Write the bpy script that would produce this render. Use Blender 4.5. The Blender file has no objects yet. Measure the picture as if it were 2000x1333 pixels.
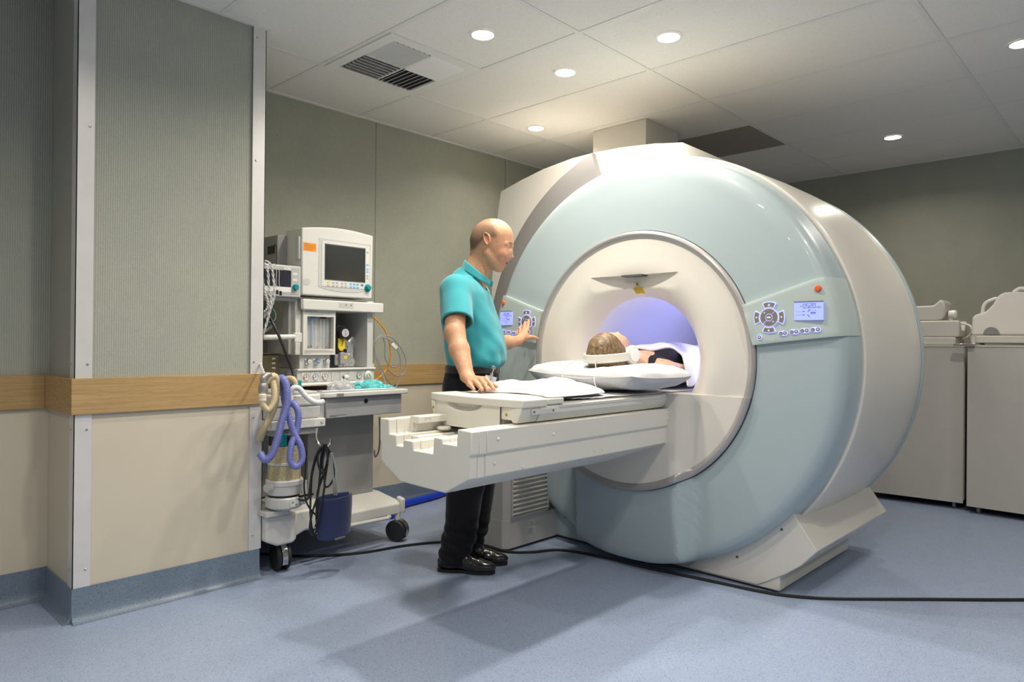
import bpy, bmesh, math, random
import numpy as np
from mathutils import Vector, Matrix, noise as mnoise
random.seed(7)
PI = math.pi
COL = bpy.context.scene.collection
sc = bpy.context.scene
cos, sin, rad = math.cos, math.sin, math.radians

# ---------------------------------------------------------------- helpers
def V(*a): return Vector(a)

def box(bm, x0, x1, y0, y1, z0, z1, M=None):
    vs = [bm.verts.new((x, y, z)) for x in (x0, x1) for y in (y0, y1) for z in (z0, z1)]
    for f in ((0,1,3,2),(4,6,7,5),(0,4,5,1),(2,3,7,6),(0,2,6,4),(1,5,7,3)):
        bm.faces.new([vs[i] for i in f])
    if M is not None:
        for v in vs: v.co = M @ v.co
    return vs

def prism(bm, poly, axis, a, b, M=None):
    """poly: 2D points, extruded along axis ('x': poly=(y,z); 'y': (x,z); 'z': (x,y))"""
    def P(p, t):
        return {'x': (t, p[0], p[1]), 'y': (p[0], t, p[1]), 'z': (p[0], p[1], t)}[axis]
    A = [bm.verts.new(P(p, a)) for p in poly]; B = [bm.verts.new(P(p, b)) for p in poly]
    n = len(poly)
    bm.faces.new(A); bm.faces.new(B[::-1])
    for i in range(n): bm.faces.new((A[i], B[i], B[(i+1) % n], A[(i+1) % n]))
    if M is not None:
        for v in A+B: v.co = M @ v.co
    return A+B

def cr(pts, n=8, closed=False):
    """Catmull-Rom through points"""
    P = [Vector(p) for p in pts]; out = []
    m = len(P)
    rng = range(m) if closed else range(m-1)
    for i in rng:
        if closed: p0, p1, p2, p3 = P[i-1], P[i], P[(i+1) % m], P[(i+2) % m]
        else:
            p1, p2 = P[i], P[i+1]
            p0 = P[i-1] if i > 0 else p1*2-p2
            p3 = P[i+2] if i+2 < m else p2*2-p1
        for k in range(n):
            t = k/n
            out.append(0.5*((2*p1)+(p2-p0)*t+(2*p0-5*p1+4*p2-p3)*t*t+(3*p1-p0-3*p2+p3)*t*t*t))
    if not closed: out.append(P[-1].copy())
    return out

def tube(bm, pts, r, sides=8, caps=True, closed=False, rf=None):
    P = [Vector(p) for p in pts]; n = len(P)
    T = []
    for i in range(n):
        if closed: t = P[(i+1) % n]-P[i-1]
        else: t = P[min(i+1, n-1)]-P[max(i-1, 0)]
        T.append(t.normalized() if t.length > 1e-9 else Vector((0,0,1)))
    up = Vector((0,0,1)) if abs(T[0].z) < .9 else Vector((1,0,0))
    N = T[0].cross(up).normalized(); rings = []
    for i in range(n):
        if i:
            N = N - T[i]*N.dot(T[i])
            N = N.normalized() if N.length > 1e-6 else T[i].orthogonal().normalized()
        B = T[i].cross(N)
        rr = rf(i/(n-1)) if rf else r
        rings.append([bm.verts.new(P[i]+(N*cos(2*PI*k/sides)+B*sin(2*PI*k/sides))*rr) for k in range(sides)])
    m = n if closed else n-1
    for i in range(m):
        a, b = rings[i], rings[(i+1) % n]
        for k in range(sides): bm.faces.new((a[k], a[(k+1) % sides], b[(k+1) % sides], b[k]))
    if caps and not closed:
        bm.faces.new(rings[0][::-1]); bm.faces.new(rings[-1])
    return rings

def corrugated(bm, pts, r, amp, pitch, sides=10):
    P = [Vector(p) for p in pts]; L = [0]
    for a, b in zip(P, P[1:]): L.append(L[-1]+(b-a).length)
    step = pitch/3.0; n = int(L[-1]/step); out = []; j = 0
    for i in range(n+1):
        s = i*step
        while j < len(P)-2 and L[j+1] < s: j += 1
        t = min(1, (s-L[j])/max(1e-9, L[j+1]-L[j])); out.append(P[j].lerp(P[j+1], t))
    N = len(out)
    tube(bm, out, r, sides, rf=lambda u: r+amp*(1 if int(round(u*(N-1))) % 3 == 0 else -.6))

def lathe(bm, prof, seg=24, M=None, a0=0, a1=2*PI, cap=False):
    """prof: (r, h) about local Z"""
    full = abs(a1-a0-2*PI) < 1e-6; n = seg if full else seg+1; rows = []
    for r, h in prof:
        if r < 1e-6: rows.append([bm.verts.new((0,0,h))]); continue
        rows.append([bm.verts.new((r*cos(a0+(a1-a0)*k/seg), r*sin(a0+(a1-a0)*k/seg), h)) for k in range(n)])
    for A, B in zip(rows, rows[1:]):
        for k in range(seg):
            k2 = (k+1) % n if full else k+1
            if len(A) == 1 and len(B) == 1: continue
            if len(A) == 1: bm.faces.new((A[0], B[k2], B[k]))
            elif len(B) == 1: bm.faces.new((A[k], A[k2], B[0]))
            else: bm.faces.new((A[k], A[k2], B[k2], B[k]))
    if M is not None:
        for row in rows:
            for v in row: v.co = M @ v.co
    return rows

def axisM(loc, d, up=(0,0,1)):
    """matrix taking local Z to direction d at loc"""
    z = Vector(d).normalized(); u = Vector(up)
    if abs(z.dot(u)) > .99: u = Vector((1,0,0))
    x = u.cross(z).normalized(); y = z.cross(x)
    M = Matrix((x, y, z)).transposed().to_4x4(); M.translation = Vector(loc); return M

def cyl(bm, loc, d, r, h, seg=16, r2=None):
    r2 = r if r2 is None else r2
    lathe(bm, [(0,0),(r,0),(r2,h),(0,h)], seg, axisM(loc, d))

def gridsurf(bm, f, nu, nv, closeu=False):
    vs = [[bm.verts.new(f(i/nu, j/nv)) for j in range(nv+1)] for i in range(nu if closeu else nu+1)]
    n = len(vs)
    for i in range(nu):
        for j in range(nv):
            a, b = vs[i], vs[(i+1) % n]
            bm.faces.new((a[j], b[j], b[j+1], a[j+1]))
    return vs

def obj(name, bm, mat, parent=None, bevel=0, seg=2, smooth=True, angle=35, recalc=True, solid=0, subsurf=0):
    if recalc: bmesh.ops.recalc_face_normals(bm, faces=bm.faces)
    me = bpy.data.meshes.new(name); bm.to_mesh(me); bm.free()
    o = bpy.data.objects.new(name, me); COL.objects.link(o)
    if mat is not None:
        for m in (mat if isinstance(mat, (list, tuple)) else [mat]): me.materials.append(m)
    if solid:
        md = o.modifiers.new('solid', 'SOLIDIFY'); md.thickness = abs(solid); md.offset = -1 if solid > 0 else 1
    if bevel:
        md = o.modifiers.new('bevel', 'BEVEL'); md.width = bevel; md.segments = seg; md.limit_method = 'ANGLE'; md.angle_limit = rad(30)
        md.harden_normals = False
    if subsurf:
        md = o.modifiers.new('sub', 'SUBSURF'); md.levels = subsurf; md.render_levels = subsurf
    if smooth:
        me.shade_smooth()
        if angle < 180:
            try: me.set_sharp_from_angle(angle=rad(angle))
            except Exception: pass
    if parent is not None:
        o.parent = parent; o.matrix_parent_inverse = Matrix.Translation(-parent.location) if parent.rotation_euler.z == 0 else (Matrix.Translation(parent.location) @ Matrix.Rotation(parent.rotation_euler.z, 4, 'Z')).inverted()
    return o

def npobj(name, verts, faces, mat, parent=None, smooth=True):
    me = bpy.data.meshes.new(name)
    me.from_pydata([], [], []); nv, nf = len(verts), len(faces)
    me.vertices.add(nv); me.vertices.foreach_set('co', np.asarray(verts, 'f').ravel())
    k = faces.shape[1]
    me.loops.add(nf*k); me.loops.foreach_set('vertex_index', faces.astype('i').ravel())
    me.polygons.add(nf); me.polygons.foreach_set('loop_start', np.arange(0, nf*k, k, dtype='i'))
    me.update(calc_edges=True); me.validate()
    o = bpy.data.objects.new(name, me); COL.objects.link(o)
    for m in (mat if isinstance(mat, (list, tuple)) else [mat]): me.materials.append(m)
    if smooth: me.shade_smooth()
    if parent is not None:
        o.parent = parent; o.matrix_parent_inverse = Matrix.Translation(-parent.location)
    return o

def mobj(name, layers, parent=None, **k):
    """one mesh from several bmeshes, each with a material of its own"""
    out = bmesh.new(); mats = []
    for b, m in layers:
        bmesh.ops.recalc_face_normals(b, faces=b.faces)
        i = len(mats); mats.append(m)
        for f in b.faces: f.material_index = i
        me = bpy.data.meshes.new('tmp'); b.to_mesh(me); b.free(); out.from_mesh(me); bpy.data.meshes.remove(me)
    return obj(name, out, mats, parent, recalc=False, **k)

def BM(): return bmesh.new()
def tag(o, label=None, cat=None, group=None, kind=None):
    if label: o['label'] = label
    if cat: o['category'] = cat
    if group: o['group'] = group
    if kind: o['kind'] = kind
    return o
def thing(name, label, cat, loc=(0,0,0), group=None):
    o = bpy.data.objects.new(name, None); COL.objects.link(o); o.location = loc; o.empty_display_size = .1
    return tag(o, label, cat, group)
def struct(name, bm, mat, parent=None, **k):
    o = obj(name, bm, mat, parent, **k)
    if parent is None: o['kind'] = 'structure'
    return o
def copy_tree(o, parent=None):
    c = o.copy(); COL.objects.link(c); c.parent = parent
    for ch in list(o.children): copy_tree(ch, c)
    return c
def textmesh(bm, s, size, M, depth=.0004, align='CENTER'):
    cu = bpy.data.curves.new('t', 'FONT'); cu.body = s; cu.size = size; cu.align_x = align; cu.align_y = 'CENTER'; cu.extrude = depth/2
    o = bpy.data.objects.new('t', cu); COL.objects.link(o)
    me = o.to_mesh(depsgraph=bpy.context.evaluated_depsgraph_get()) if False else bpy.data.meshes.new_from_object(o)
    me.transform(M); bm.from_mesh(me)
    bpy.data.objects.remove(o); bpy.data.curves.remove(cu); bpy.data.meshes.remove(me)
def smooth01(a, b, x):
    t = min(1, max(0, (x-a)/(b-a))); return t*t*(3-2*t)

# ---------------------------------------------------------------- materials
def mat(name, col, rough=.5, metal=0, spec=.5, noise=0, nscale=30, bump=0, bscale=200, alpha=1, trans=0, emit=None, estr=0, coat=0, sheen=0, sss=0):
    m = bpy.data.materials.new(name); m.use_nodes = True
    nt = m.node_tree; b = nt.nodes['Principled BSDF']
    b.inputs['Base Color'].default_value = (*col, 1); b.inputs['Roughness'].default_value = rough
    b.inputs['Metallic'].default_value = metal; b.inputs['Specular IOR Level'].default_value = spec
    if trans: b.inputs['Transmission Weight'].default_value = trans
    if alpha < 1: b.inputs['Alpha'].default_value = alpha
    if coat: b.inputs['Coat Weight'].default_value = coat
    if sheen: b.inputs['Sheen Weight'].default_value = sheen
    if sss:
        b.inputs['Subsurface Weight'].default_value = sss; b.inputs['Subsurface Scale'].default_value = .01
        b.inputs['Subsurface Radius'].default_value = (1,.35,.2)
    if emit: b.inputs['Emission Color'].default_value = (*emit, 1); b.inputs['Emission Strength'].default_value = estr
    if noise or bump:
        tc = nt.nodes.new('ShaderNodeTexCoord')
        if noise:
            n = nt.nodes.new('ShaderNodeTexNoise'); n.inputs['Scale'].default_value = nscale; n.inputs['Detail'].default_value = 4
            nt.links.new(tc.outputs['Object'], n.inputs['Vector'])
            r = nt.nodes.new('ShaderNodeMapRange'); r.inputs['From Min'].default_value = .3; r.inputs['From Max'].default_value = .7
            r.inputs['To Min'].default_value = 1-noise; r.inputs['To Max'].default_value = 1+noise
            nt.links.new(n.outputs['Fac'], r.inputs['Value'])
            mx = nt.nodes.new('ShaderNodeVectorMath'); mx.operation = 'SCALE'; mx.inputs[0].default_value = col
            nt.links.new(r.outputs['Result'], mx.inputs['Scale']); nt.links.new(mx.outputs[0], b.inputs['Base Color'])
        if bump:
            n2 = nt.nodes.new('ShaderNodeTexNoise'); n2.inputs['Scale'].default_value = bscale; n2.inputs['Detail'].default_value = 3
            nt.links.new(tc.outputs['Object'], n2.inputs['Vector'])
            bp = nt.nodes.new('ShaderNodeBump'); bp.inputs['Strength'].default_value = bump; bp.inputs['Distance'].default_value = .002
            nt.links.new(n2.outputs['Fac'], bp.inputs['Height']); nt.links.new(bp.outputs[0], b.inputs['Normal'])
    return m

class G:  # tiny node-graph helper
    def __init__(s, m): s.nt = m.node_tree; s.b = s.nt.nodes['Principled BSDF']
    def n(s, t, **k):
        x = s.nt.nodes.new('ShaderNode'+t)
        for a, v in k.items(): setattr(x, a, v)
        return x
    def l(s, a, b): s.nt.links.new(a, b)
    def math(s, op, a, b=None):
        x = s.n('Math', operation=op)
        for i, v in enumerate((a, b)):
            if v is None: continue
            if isinstance(v, (int, float)): x.inputs[i].default_value = v
            else: s.l(v, x.inputs[i])
        return x.outputs[0]
    def noise(s, vec, scale, detail=3, rough=.5):
        x = s.n('TexNoise'); x.inputs['Scale'].default_value = scale; x.inputs['Detail'].default_value = detail; x.inputs['Roughness'].default_value = rough
        s.l(vec, x.inputs['Vector']); return x.outputs['Fac']
    def ramp(s, fac, stops, interp='LINEAR'):
        x = s.n('ValToRGB'); x.color_ramp.interpolation = interp; e = x.color_ramp.elements
        while len(e) < len(stops): e.new(.5)
        for i, (p, c) in enumerate(stops): e[i].position = p; e[i].color = (*c, 1) if len(c) == 3 else c
        s.l(fac, x.inputs[0]); return x.outputs[0]
    def mix(s, fac, a, b, mode='MIX'):
        x = s.n('Mix', data_type='RGBA', blend_type=mode)
        for i, v in ((0, fac), (6, a), (7, b)):
            if isinstance(v, (int, float)): x.inputs[i].default_value = v
            elif isinstance(v, tuple): x.inputs[i].default_value = (*v, 1)
            else: s.l(v, x.inputs[i])
        return x.outputs[2]
    def bump(s, h, st, dist=.002):
        x = s.n('Bump'); x.inputs['Strength'].default_value = st; x.inputs['Distance'].default_value = dist
        s.l(h, x.inputs['Height']); s.l(x.outputs[0], s.b.inputs['Normal'])

def m_fabric(name, base, rib=0, coordaxis=0):
    m = mat(name, base, .95, spec=.15); g = G(m); tc = g.n('TexCoord'); p = tc.outputs['Object']
    sep = g.n('SeparateXYZ'); g.l(p, sep.inputs[0])
    n1 = g.noise(p, 320, 2, .6); n2 = g.noise(p, 6, 3, .6)
    mp = g.n('Mapping'); mp.inputs['Scale'].default_value = (60, 60, 4); g.l(p, mp.inputs[0]); n3 = g.noise(mp.outputs[0], 8, 3, .7)
    c = g.ramp(n1, [(.3, tuple(x*.82 for x in base)), (.7, tuple(min(1, x*1.18) for x in base))])
    c = g.mix(.25, c, g.ramp(n2, [(.3, tuple(x*.8 for x in base)), (.7, (base[0]*1.22, base[1]*1.13, base[2]*1.03))]))
    c = g.mix(.2, c, g.ramp(n3, [(.3, tuple(x*.75 for x in base)), (.7, tuple(x*1.25 for x in base))]))
    h = n1
    if rib:
        w = g.math('SINE', g.math('MULTIPLY', sep.outputs[coordaxis], 2*PI/rib))
        r = g.math('MULTIPLY_ADD', w, .5); r.node.inputs[2].default_value = .5
        c = g.mix(g.math('MULTIPLY', r, .20), c, tuple(x*.5 for x in base))
        h = g.math('ADD', n1, g.math('MULTIPLY', w, -.5))
    g.l(c, g.b.inputs['Base Color']); g.bump(h, .5, .002)
    return m

def m_vinyl(name, base, dark=1.0):
    m = mat(name, base, .38, spec=.45); g = G(m); tc = g.n('TexCoord'); p = tc.outputs['Object']
    vo = g.n('TexVoronoi'); vo.inputs['Scale'].default_value = 190; g.l(p, vo.inputs['Vector'])
    sp = g.n('SeparateColor'); g.l(vo.outputs['Color'], sp.inputs[0])
    near = g.math('LESS_THAN', vo.outputs['Distance'], .32)
    n2 = g.noise(p, 2.2, 3, .6)
    c = g.mix(n2, tuple(x*.93 for x in base), tuple(min(1, x*1.07) for x in base))
    dk = g.math('MULTIPLY', near, g.math('LESS_THAN', sp.outputs[0], .35))
    lt = g.math('MULTIPLY', near, g.math('GREATER_THAN', sp.outputs[0], .72))
    c = g.mix(g.math('MULTIPLY', dk, .95), c, (base[0]*.42, base[1]*.46, base[2]*.62))
    c = g.mix(g.math('MULTIPLY', lt, .75), c, (min(1, base[0]*1.6), min(1, base[1]*1.5), min(1, base[2]*1.4)))
    g.l(c, g.b.inputs['Base Color'])
    g.l(g.ramp(g.noise(p, 5, 3), [(.3, (.32,)*3), (.7, (.46,)*3)]), g.b.inputs['Roughness'])
    return m

def m_wood(name, axis):
    m = mat(name, (.5,.33,.15), .42, spec=.4); g = G(m); tc = g.n('TexCoord')
    mp = g.n('Mapping'); s = [18, 18, 160]; s[axis] = 3; mp.inputs['Scale'].default_value = s; g.l(tc.outputs['Object'], mp.inputs[0])
    n = g.noise(mp.outputs[0], 1.0, 5, .65)
    mp2 = g.n('Mapping'); s2 = [80, 80, 600]; s2[axis] = 22; mp2.inputs['Scale'].default_value = s2; g.l(tc.outputs['Object'], mp2.inputs[0])
    n2 = g.noise(mp2.outputs[0], 1.0, 3, .6)
    c = g.ramp(n, [(.25, (.36,.225,.09)), (.5, (.47,.31,.135)), (.75, (.56,.39,.19))])
    c = g.mix(g.math('MULTIPLY', g.math('LESS_THAN', n2, .38), .45), c, (.24,.135,.045))
    g.l(c, g.b.inputs['Base Color']); return m

def m_tile(name, base, holes=1):
    m = mat(name, base, .9, spec=.2); g = G(m); tc = g.n('TexCoord'); p = tc.outputs['Object']
    vo = g.n('TexVoronoi'); vo.inputs['Scale'].default_value = 95; g.l(p, vo.inputs['Vector'])
    sp = g.n('SeparateColor'); g.l(vo.outputs['Color'], sp.inputs[0])
    hole = g.math('MULTIPLY', g.math('LESS_THAN', vo.outputs['Distance'], .17), g.math('LESS_THAN', sp.outputs[0], .6))
    n1 = g.noise(p, 60, 3, .6)
    c = g.mix(n1, tuple(x*.95 for x in base), tuple(min(1, x*1.03) for x in base))
    c = g.mix(g.math('MULTIPLY', hole, .45*holes), c, tuple(x*.35 for x in base))
    g.l(c, g.b.inputs['Base Color']); g.bump(g.noise(p, 400, 2), .15, .001); return m

WHITE = (.70,.668,.605)
M = dict(
 floor=m_vinyl('vinyl_floor', (.295,.36,.495)), skirt=m_vinyl('vinyl_skirting', (.165,.215,.285)),
 fab=m_fabric('wall_fabric', (.385,.40,.335)), fabrib=m_fabric('ribbed_wall_fabric', (.43,.445,.38), .0085, 0), fabribY=m_fabric('ribbed_wall_fabric_side', (.44,.43,.37), .0085, 1),
 lam=mat('cream_laminate', (.63,.57,.45), .45, noise=.02, nscale=4), lam_side=mat('cream_laminate_side', (.63,.57,.45), .45, noise=.02, nscale=3),
 woodx=m_wood('oak_rail', 0), woody=m_wood('oak_rail_side', 1),
 alu=mat('brushed_aluminium', (.74,.72,.70), .42, metal=.3, noise=.04, nscale=8), steel=mat('polished_steel', (.6,.6,.6), .2, metal=1),
 tile=m_tile('ceiling_tile', (.86,.84,.79)), tbar=mat('ceiling_grid_paint', (.80,.79,.75), .5), dtile=m_tile('perforated_grey_panel', (.34,.31,.275), 0),
 white=mat('cover_white', WHITE, .32, spec=.5, noise=.012, nscale=3, coat=.15), whitem=mat('cover_white_matt', (.68,.65,.59), .5, noise=.015, nscale=4),
 bed=mat('couch_white', (.72,.70,.63), .35, noise=.012, nscale=5), blue=mat('shell_pale_blue', (.395,.475,.495), .34, spec=.5, noise=.01, nscale=3, coat=.2),
 panel=mat('panel_pale_green', (.47,.545,.52), .4, noise=.01, nscale=5), grey=mat('shell_grey', (.235,.225,.22), .42, noise=.02, nscale=4), ring=mat('ring_metallic_grey', (.42,.40,.39), .3, metal=.35),
 bore=mat('bore_lining', (.78,.78,.80), .4), led=mat('blue_led_light', (.5,.55,.9), .4, emit=(.50,.50,1.0), estr=5.2),
 black=mat('black_plastic', (.012,.012,.013), .4, noise=.1), rubber=mat('black_rubber', (.02,.02,.022), .6, noise=.1), cable=mat('black_cable', (.014,.014,.016), .38, noise=.1),
 dgrey=mat('dark_grey_plastic', (.10,.10,.10), .5, noise=.05), mgrey=mat('mid_grey_plastic', (.30,.30,.30), .5, noise=.02), cart=mat('cart_light_grey', (.56,.56,.54), .42, noise=.015), cartw=mat('cart_white', (.70,.69,.65), .4, noise=.012), cartd=mat('cart_grey_recess', (.34,.345,.34), .5, noise=.02),
 lcd=mat('backlit_lcd', (.3,.35,.8), .3, emit=(.28,.34,1.0), estr=.75), lcdk=mat('lcd_segments', (.03,.03,.25), .5), glow=mat('blue_backlight', (.4,.45,.9), .4, emit=(.35,.38,1.0), estr=1.1),
 btn=mat('taupe_button', (.22,.195,.165), .45), btni=mat('button_icon_glow', (.8,.8,.9), .4, emit=(.75,.75,1), estr=.8), orange=mat('orange_button', (.75,.13,.03), .4, noise=.03),
 yellow=mat('yellow_label', (.75,.55,.03), .5, noise=.03), lblk=mat('label_ink', (.03,.03,.03), .6), lwhite=mat('label_white', (.8,.8,.78), .6), lgrey=mat('label_grey_ink', (.3,.3,.29), .6),
 lens=mat('downlight_lens', (1,1,1), .4, emit=(1,.95,.86), estr=30), lring=mat('downlight_trim', (.85,.84,.8), .35),
 cab=mat('cabinet_laminate', (.60,.57,.51), .5, noise=.012, nscale=5), cabdark=mat('cabinet_gap_dark', (.03,.03,.03), .8),
 screw=mat('screw_steel', (.5,.5,.5), .3, metal=.9),
)

# ---------------------------------------------------------------- camera
YAW, PITCH, ROLL = .7577, .0024, .0092
fw = Vector((cos(YAW)*cos(PITCH), sin(YAW)*cos(PITCH), sin(PITCH)))
r_ = Vector((sin(YAW), -cos(YAW), 0)); u_ = r_.cross(fw)
r2 = r_*cos(ROLL)+u_*sin(ROLL); u2 = -r_*sin(ROLL)+u_*cos(ROLL)
cd = bpy.data.cameras.new('camera'); cam = bpy.data.objects.new('camera', cd); COL.objects.link(cam)
Mc = Matrix((r2, u2, -fw)).transposed().to_4x4(); Mc.translation = (0, 0, 1.10); cam.matrix_world = Mc
cd.sensor_width = 36; cd.lens = 1359/2000*36; cd.clip_start = .02; cd.clip_end = 60
sc.camera = cam
vs = sc.view_settings; vs.view_transform = 'Standard'; vs.look = 'None'; vs.gamma = 1; vs.use_curve_mapping = False; vs.exposure = 0.17

# ---------------------------------------------------------------- room
H = 2.553; YW = 3.82; XW = 6.2; PX0, PX1, PY = .80, 1.549, 3.079; RY = 3.462
SK, R0, R1 = .133, .806, .946        # skirting top, rail bottom, rail top
bm = BM(); box(bm, -2.2, XW+.1, -2.6, YW+.1, -.08, 0); struct('floor', bm, M['floor'])
bm = BM(); box(bm, -2.2, XW+.1, -2.6, YW+.1, H, H+.08); ceiling = struct('ceiling', bm, M['tile'])
bm = BM(); tb = .012
gx = [1.957+.6096*k for k in range(-6, 8)]; gy = [.788+1.2270*k for k in range(-2, 3)]
for y in gy: box(bm, -2.2, XW, y-tb, y+tb, H-.003, H)
for x in gx: box(bm, x-tb, x+tb, -2.6, YW, H-.0025, H)
obj('ceiling_grid', bm, M['tbar'], ceiling)
bm = BM(); tr = .022
def strip(x0, x1, y0, y1): box(bm, x0, x1, y0, y1, H-.006, H)
strip(PX1, XW, YW-tr, YW); strip(XW-tr, XW, -2.6, YW-tr); strip(PX1, PX1+tr, PY-tr, YW-tr); strip(PX0-tr, PX1, PY-tr, PY); strip(PX0-tr, PX0, PY, RY); strip(-2.2, PX0-tr, RY-tr, RY)
struct('trim_1', bm, M['tbar'])
def wallset(side, f_fab, f_lam, dirx):
    pass
# left far wall (along X at Y=YW)
bm = BM(); box(bm, PX1, XW, YW, YW+.1, 0, H); wl = struct('wall_left', bm, M['fab'])
bm = BM(); box(bm, PX1, XW, YW-.006, YW, SK, R0); obj('lower_panel', bm, M['lam'], wl)
bm = BM()
for x in (2.712, 3.94, 5.16): box(bm, x-.0015, x+.0015, YW-.001, YW, R1, H)
obj('panel_seam', bm, M['dgrey'], wl)
bm = BM(); box(bm, PX1, XW, YW-.022, YW, R0, R1); struct('trim_2', bm, M['woodx'], bevel=.002)
def skirting(name, x0, x1, y0, y1, nrm):
    """coved vinyl upstand along a wall: path (x0,y0)->(x1,y1), nrm = outward normal"""
    bm = BM(); prof = [(0,SK),(.007,SK),(.008,.05),(.012,.025),(.022,.010),(.036,.002),(.036,0),(0,0)]
    A = [bm.verts.new((x0+nrm[0]*d, y0+nrm[1]*d, z)) for d, z in prof]; B = [bm.verts.new((x1+nrm[0]*d, y1+nrm[1]*d, z)) for d, z in prof]
    n = len(prof); bm.faces.new(A); bm.faces.new(B[::-1])
    for i in range(n): bm.faces.new((A[i], B[i], B[(i+1) % n], A[(i+1) % n]))
    return struct(name, bm, M['skirt'])
skirting('baseboard_left', PX1, XW, YW-.006, YW-.006, (0,-1))
bm = BM(); box(bm, XW, XW+.1, -2.6, YW+.1, 0, H); struct('wall_right', bm, M['fab'])
skirting('baseboard_right', XW, XW, -2.6, YW, (-1,0))
# pillar
bm = BM(); box(bm, PX0, PX1, PY, YW+.1, 0, H); pil = struct('wall_front', bm, M['fabrib'])
bm = BM(); box(bm, PX0-.001, PX0, PY, RY, R1, H); obj('side_fabric', bm, M['fabribY'], pil)
bm = BM(); box(bm, PX0, PX1, PY-.005, PY, SK, R0); obj('lower_panel', bm, M['lam'], pil)
bm = BM(); box(bm, PX0-.005, PX0, PY, RY, SK, R0); obj('lower_side_panel', bm, M['lam_side'], pil)
bm = BM(); prism(bm, [(PX0-.022, PY-.022), (PX1, PY-.022), (PX1, PY), (PX0, PY), (PX0, RY), (PX0-.022, RY)], 'z', R0, R1); struct('trim_3', bm, M['woodx'], bevel=.0015)
bm = BM()
w = .052; t = .003
def angle(x, sx, z0, z1):
    o = .007
    box(bm, min(x, x-sx*w)-(.0), max(x, x-sx*w), PY-o-t, PY-o, z0, z1)
    xx = x+sx*(o+t)
    box(bm, min(x+sx*o, xx), max(x+sx*o, xx), PY-o-t, PY+w*.9, z0, z1)
    box(bm, min(x, xx), max(x, xx), PY-o-t, PY-o, z0, z1)
angle(PX0, -1, R1, H); angle(PX1, 1, R1, H); angle(PX0, -1, SK, R0); angle(PX1, 1, SK, R0)
tr4 = struct('trim_4', bm, M['alu'])
bm = BM()
for x in (PX0+.035, PX1-.035):
    for z in (.20, .745, 1.0, 1.93, 2.50):
        lathe(bm, [(.0045,0),(.0045,.0015),(.003,.003),(0,.0035)], 10, axisM((x, PY-.010, z), (0,-1,0)))
for z in (.2, .745, 1.0, 1.93): lathe(bm, [(.0045,0),(.0045,.0015),(.003,.003),(0,.0035)], 10, axisM((PX0-.010, PY+.03, z), (-1,0,0)))
obj('screw', bm, M['screw'], tr4)
skirting('baseboard_front', PX0-.012, PX1, PY-.005, PY-.005, (0,-1)); skirting('baseboard_side', PX0-.005, PX0-.005, PY-.012, RY, (-1,0))
# recess wall further left
bm = BM(); box(bm, -2.2, PX0, RY, RY+.1, 0, H); wr = struct('wall_recess', bm, M['fabrib'])
bm = BM(); box(bm, -2.2, PX0, RY-.005, RY, SK, R0); obj('lower_panel', bm, M['lam'], wr)
bm = BM(); box(bm, -2.2, PX0-.022, RY-.022, RY, R0, R1); struct('trim_5', bm, M['woodx'], bevel=.0015)
skirting('baseboard_recess', -2.2, PX0, RY-.005, RY-.005, (0,-1))

# ---------------------------------------------------------------- downlights
LW = 10.2
def downlight(x, y, label, s=1.0):
    t = thing('ceiling_downlight', label, 'ceiling light', (x, y, H), 'recessed ceiling downlights')
    bm = BM(); lathe(bm, [(.062,-.001),(.066,-.004),(.052,-.0055),(.050,-.002),(.050,0)], 32, Matrix.Translation((x,y,H))); obj('trim_ring', bm, M['lring'], t)
    bm = BM(); lathe(bm, [(0,-.002),(.051,-.002)], 32, Matrix.Translation((x,y,H))); obj('lens', bm, M['lens'], t)
    ld = bpy.data.lights.new('downlight', 'AREA'); ld.shape = 'DISK'; ld.size = .10; ld.energy = LW*s; ld.color = (1,.92,.80); ld.spread = rad(150)
    lo = bpy.data.objects.new('lamp', ld); COL.objects.link(lo); lo.parent = t; lo.location = (0,0,-.008)
downlight(2.276, 2.361, 'round recessed ceiling downlight, the one nearest the air vent', 1.15)
downlight(2.892, 2.362, 'round recessed ceiling downlight between the one by the vent and the duct', .62)
downlight(2.886, 1.729, 'round recessed ceiling downlight above the front of the big ring', .66)
downlight(3.514, 3.119, 'round recessed ceiling downlight just left of the square duct', .62)
downlight(5.317, 1.407, 'round recessed ceiling downlight far right above the cabinets', .55)
downlight(4.073, .519, 'round recessed ceiling downlight cut by the right edge of the photo', .8)
downlight(2.262, 1.729, 'round recessed ceiling downlight cut by the top edge of the photo')
for i, (x, y, s) in enumerate(((1.0, 1.75, 1), (1.0, .5, 1), (2.26, .3, .9), (-.4, 1.75, .9), (-.4, .4, .9), (.4,-1.0,.9), (2.2,-1.2,.9), (4.1,-1.2,.6))):
    downlight(x, y, 'recessed ceiling downlight overhead outside the photo', s*.95)
wd = bpy.data.worlds.new('room_world'); sc.world = wd; wd.use_nodes = True
wd.node_tree.nodes['Background'].inputs[0].default_value = (.92,.96,1.0,1); wd.node_tree.nodes['Background'].inputs[1].default_value = .17
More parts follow.
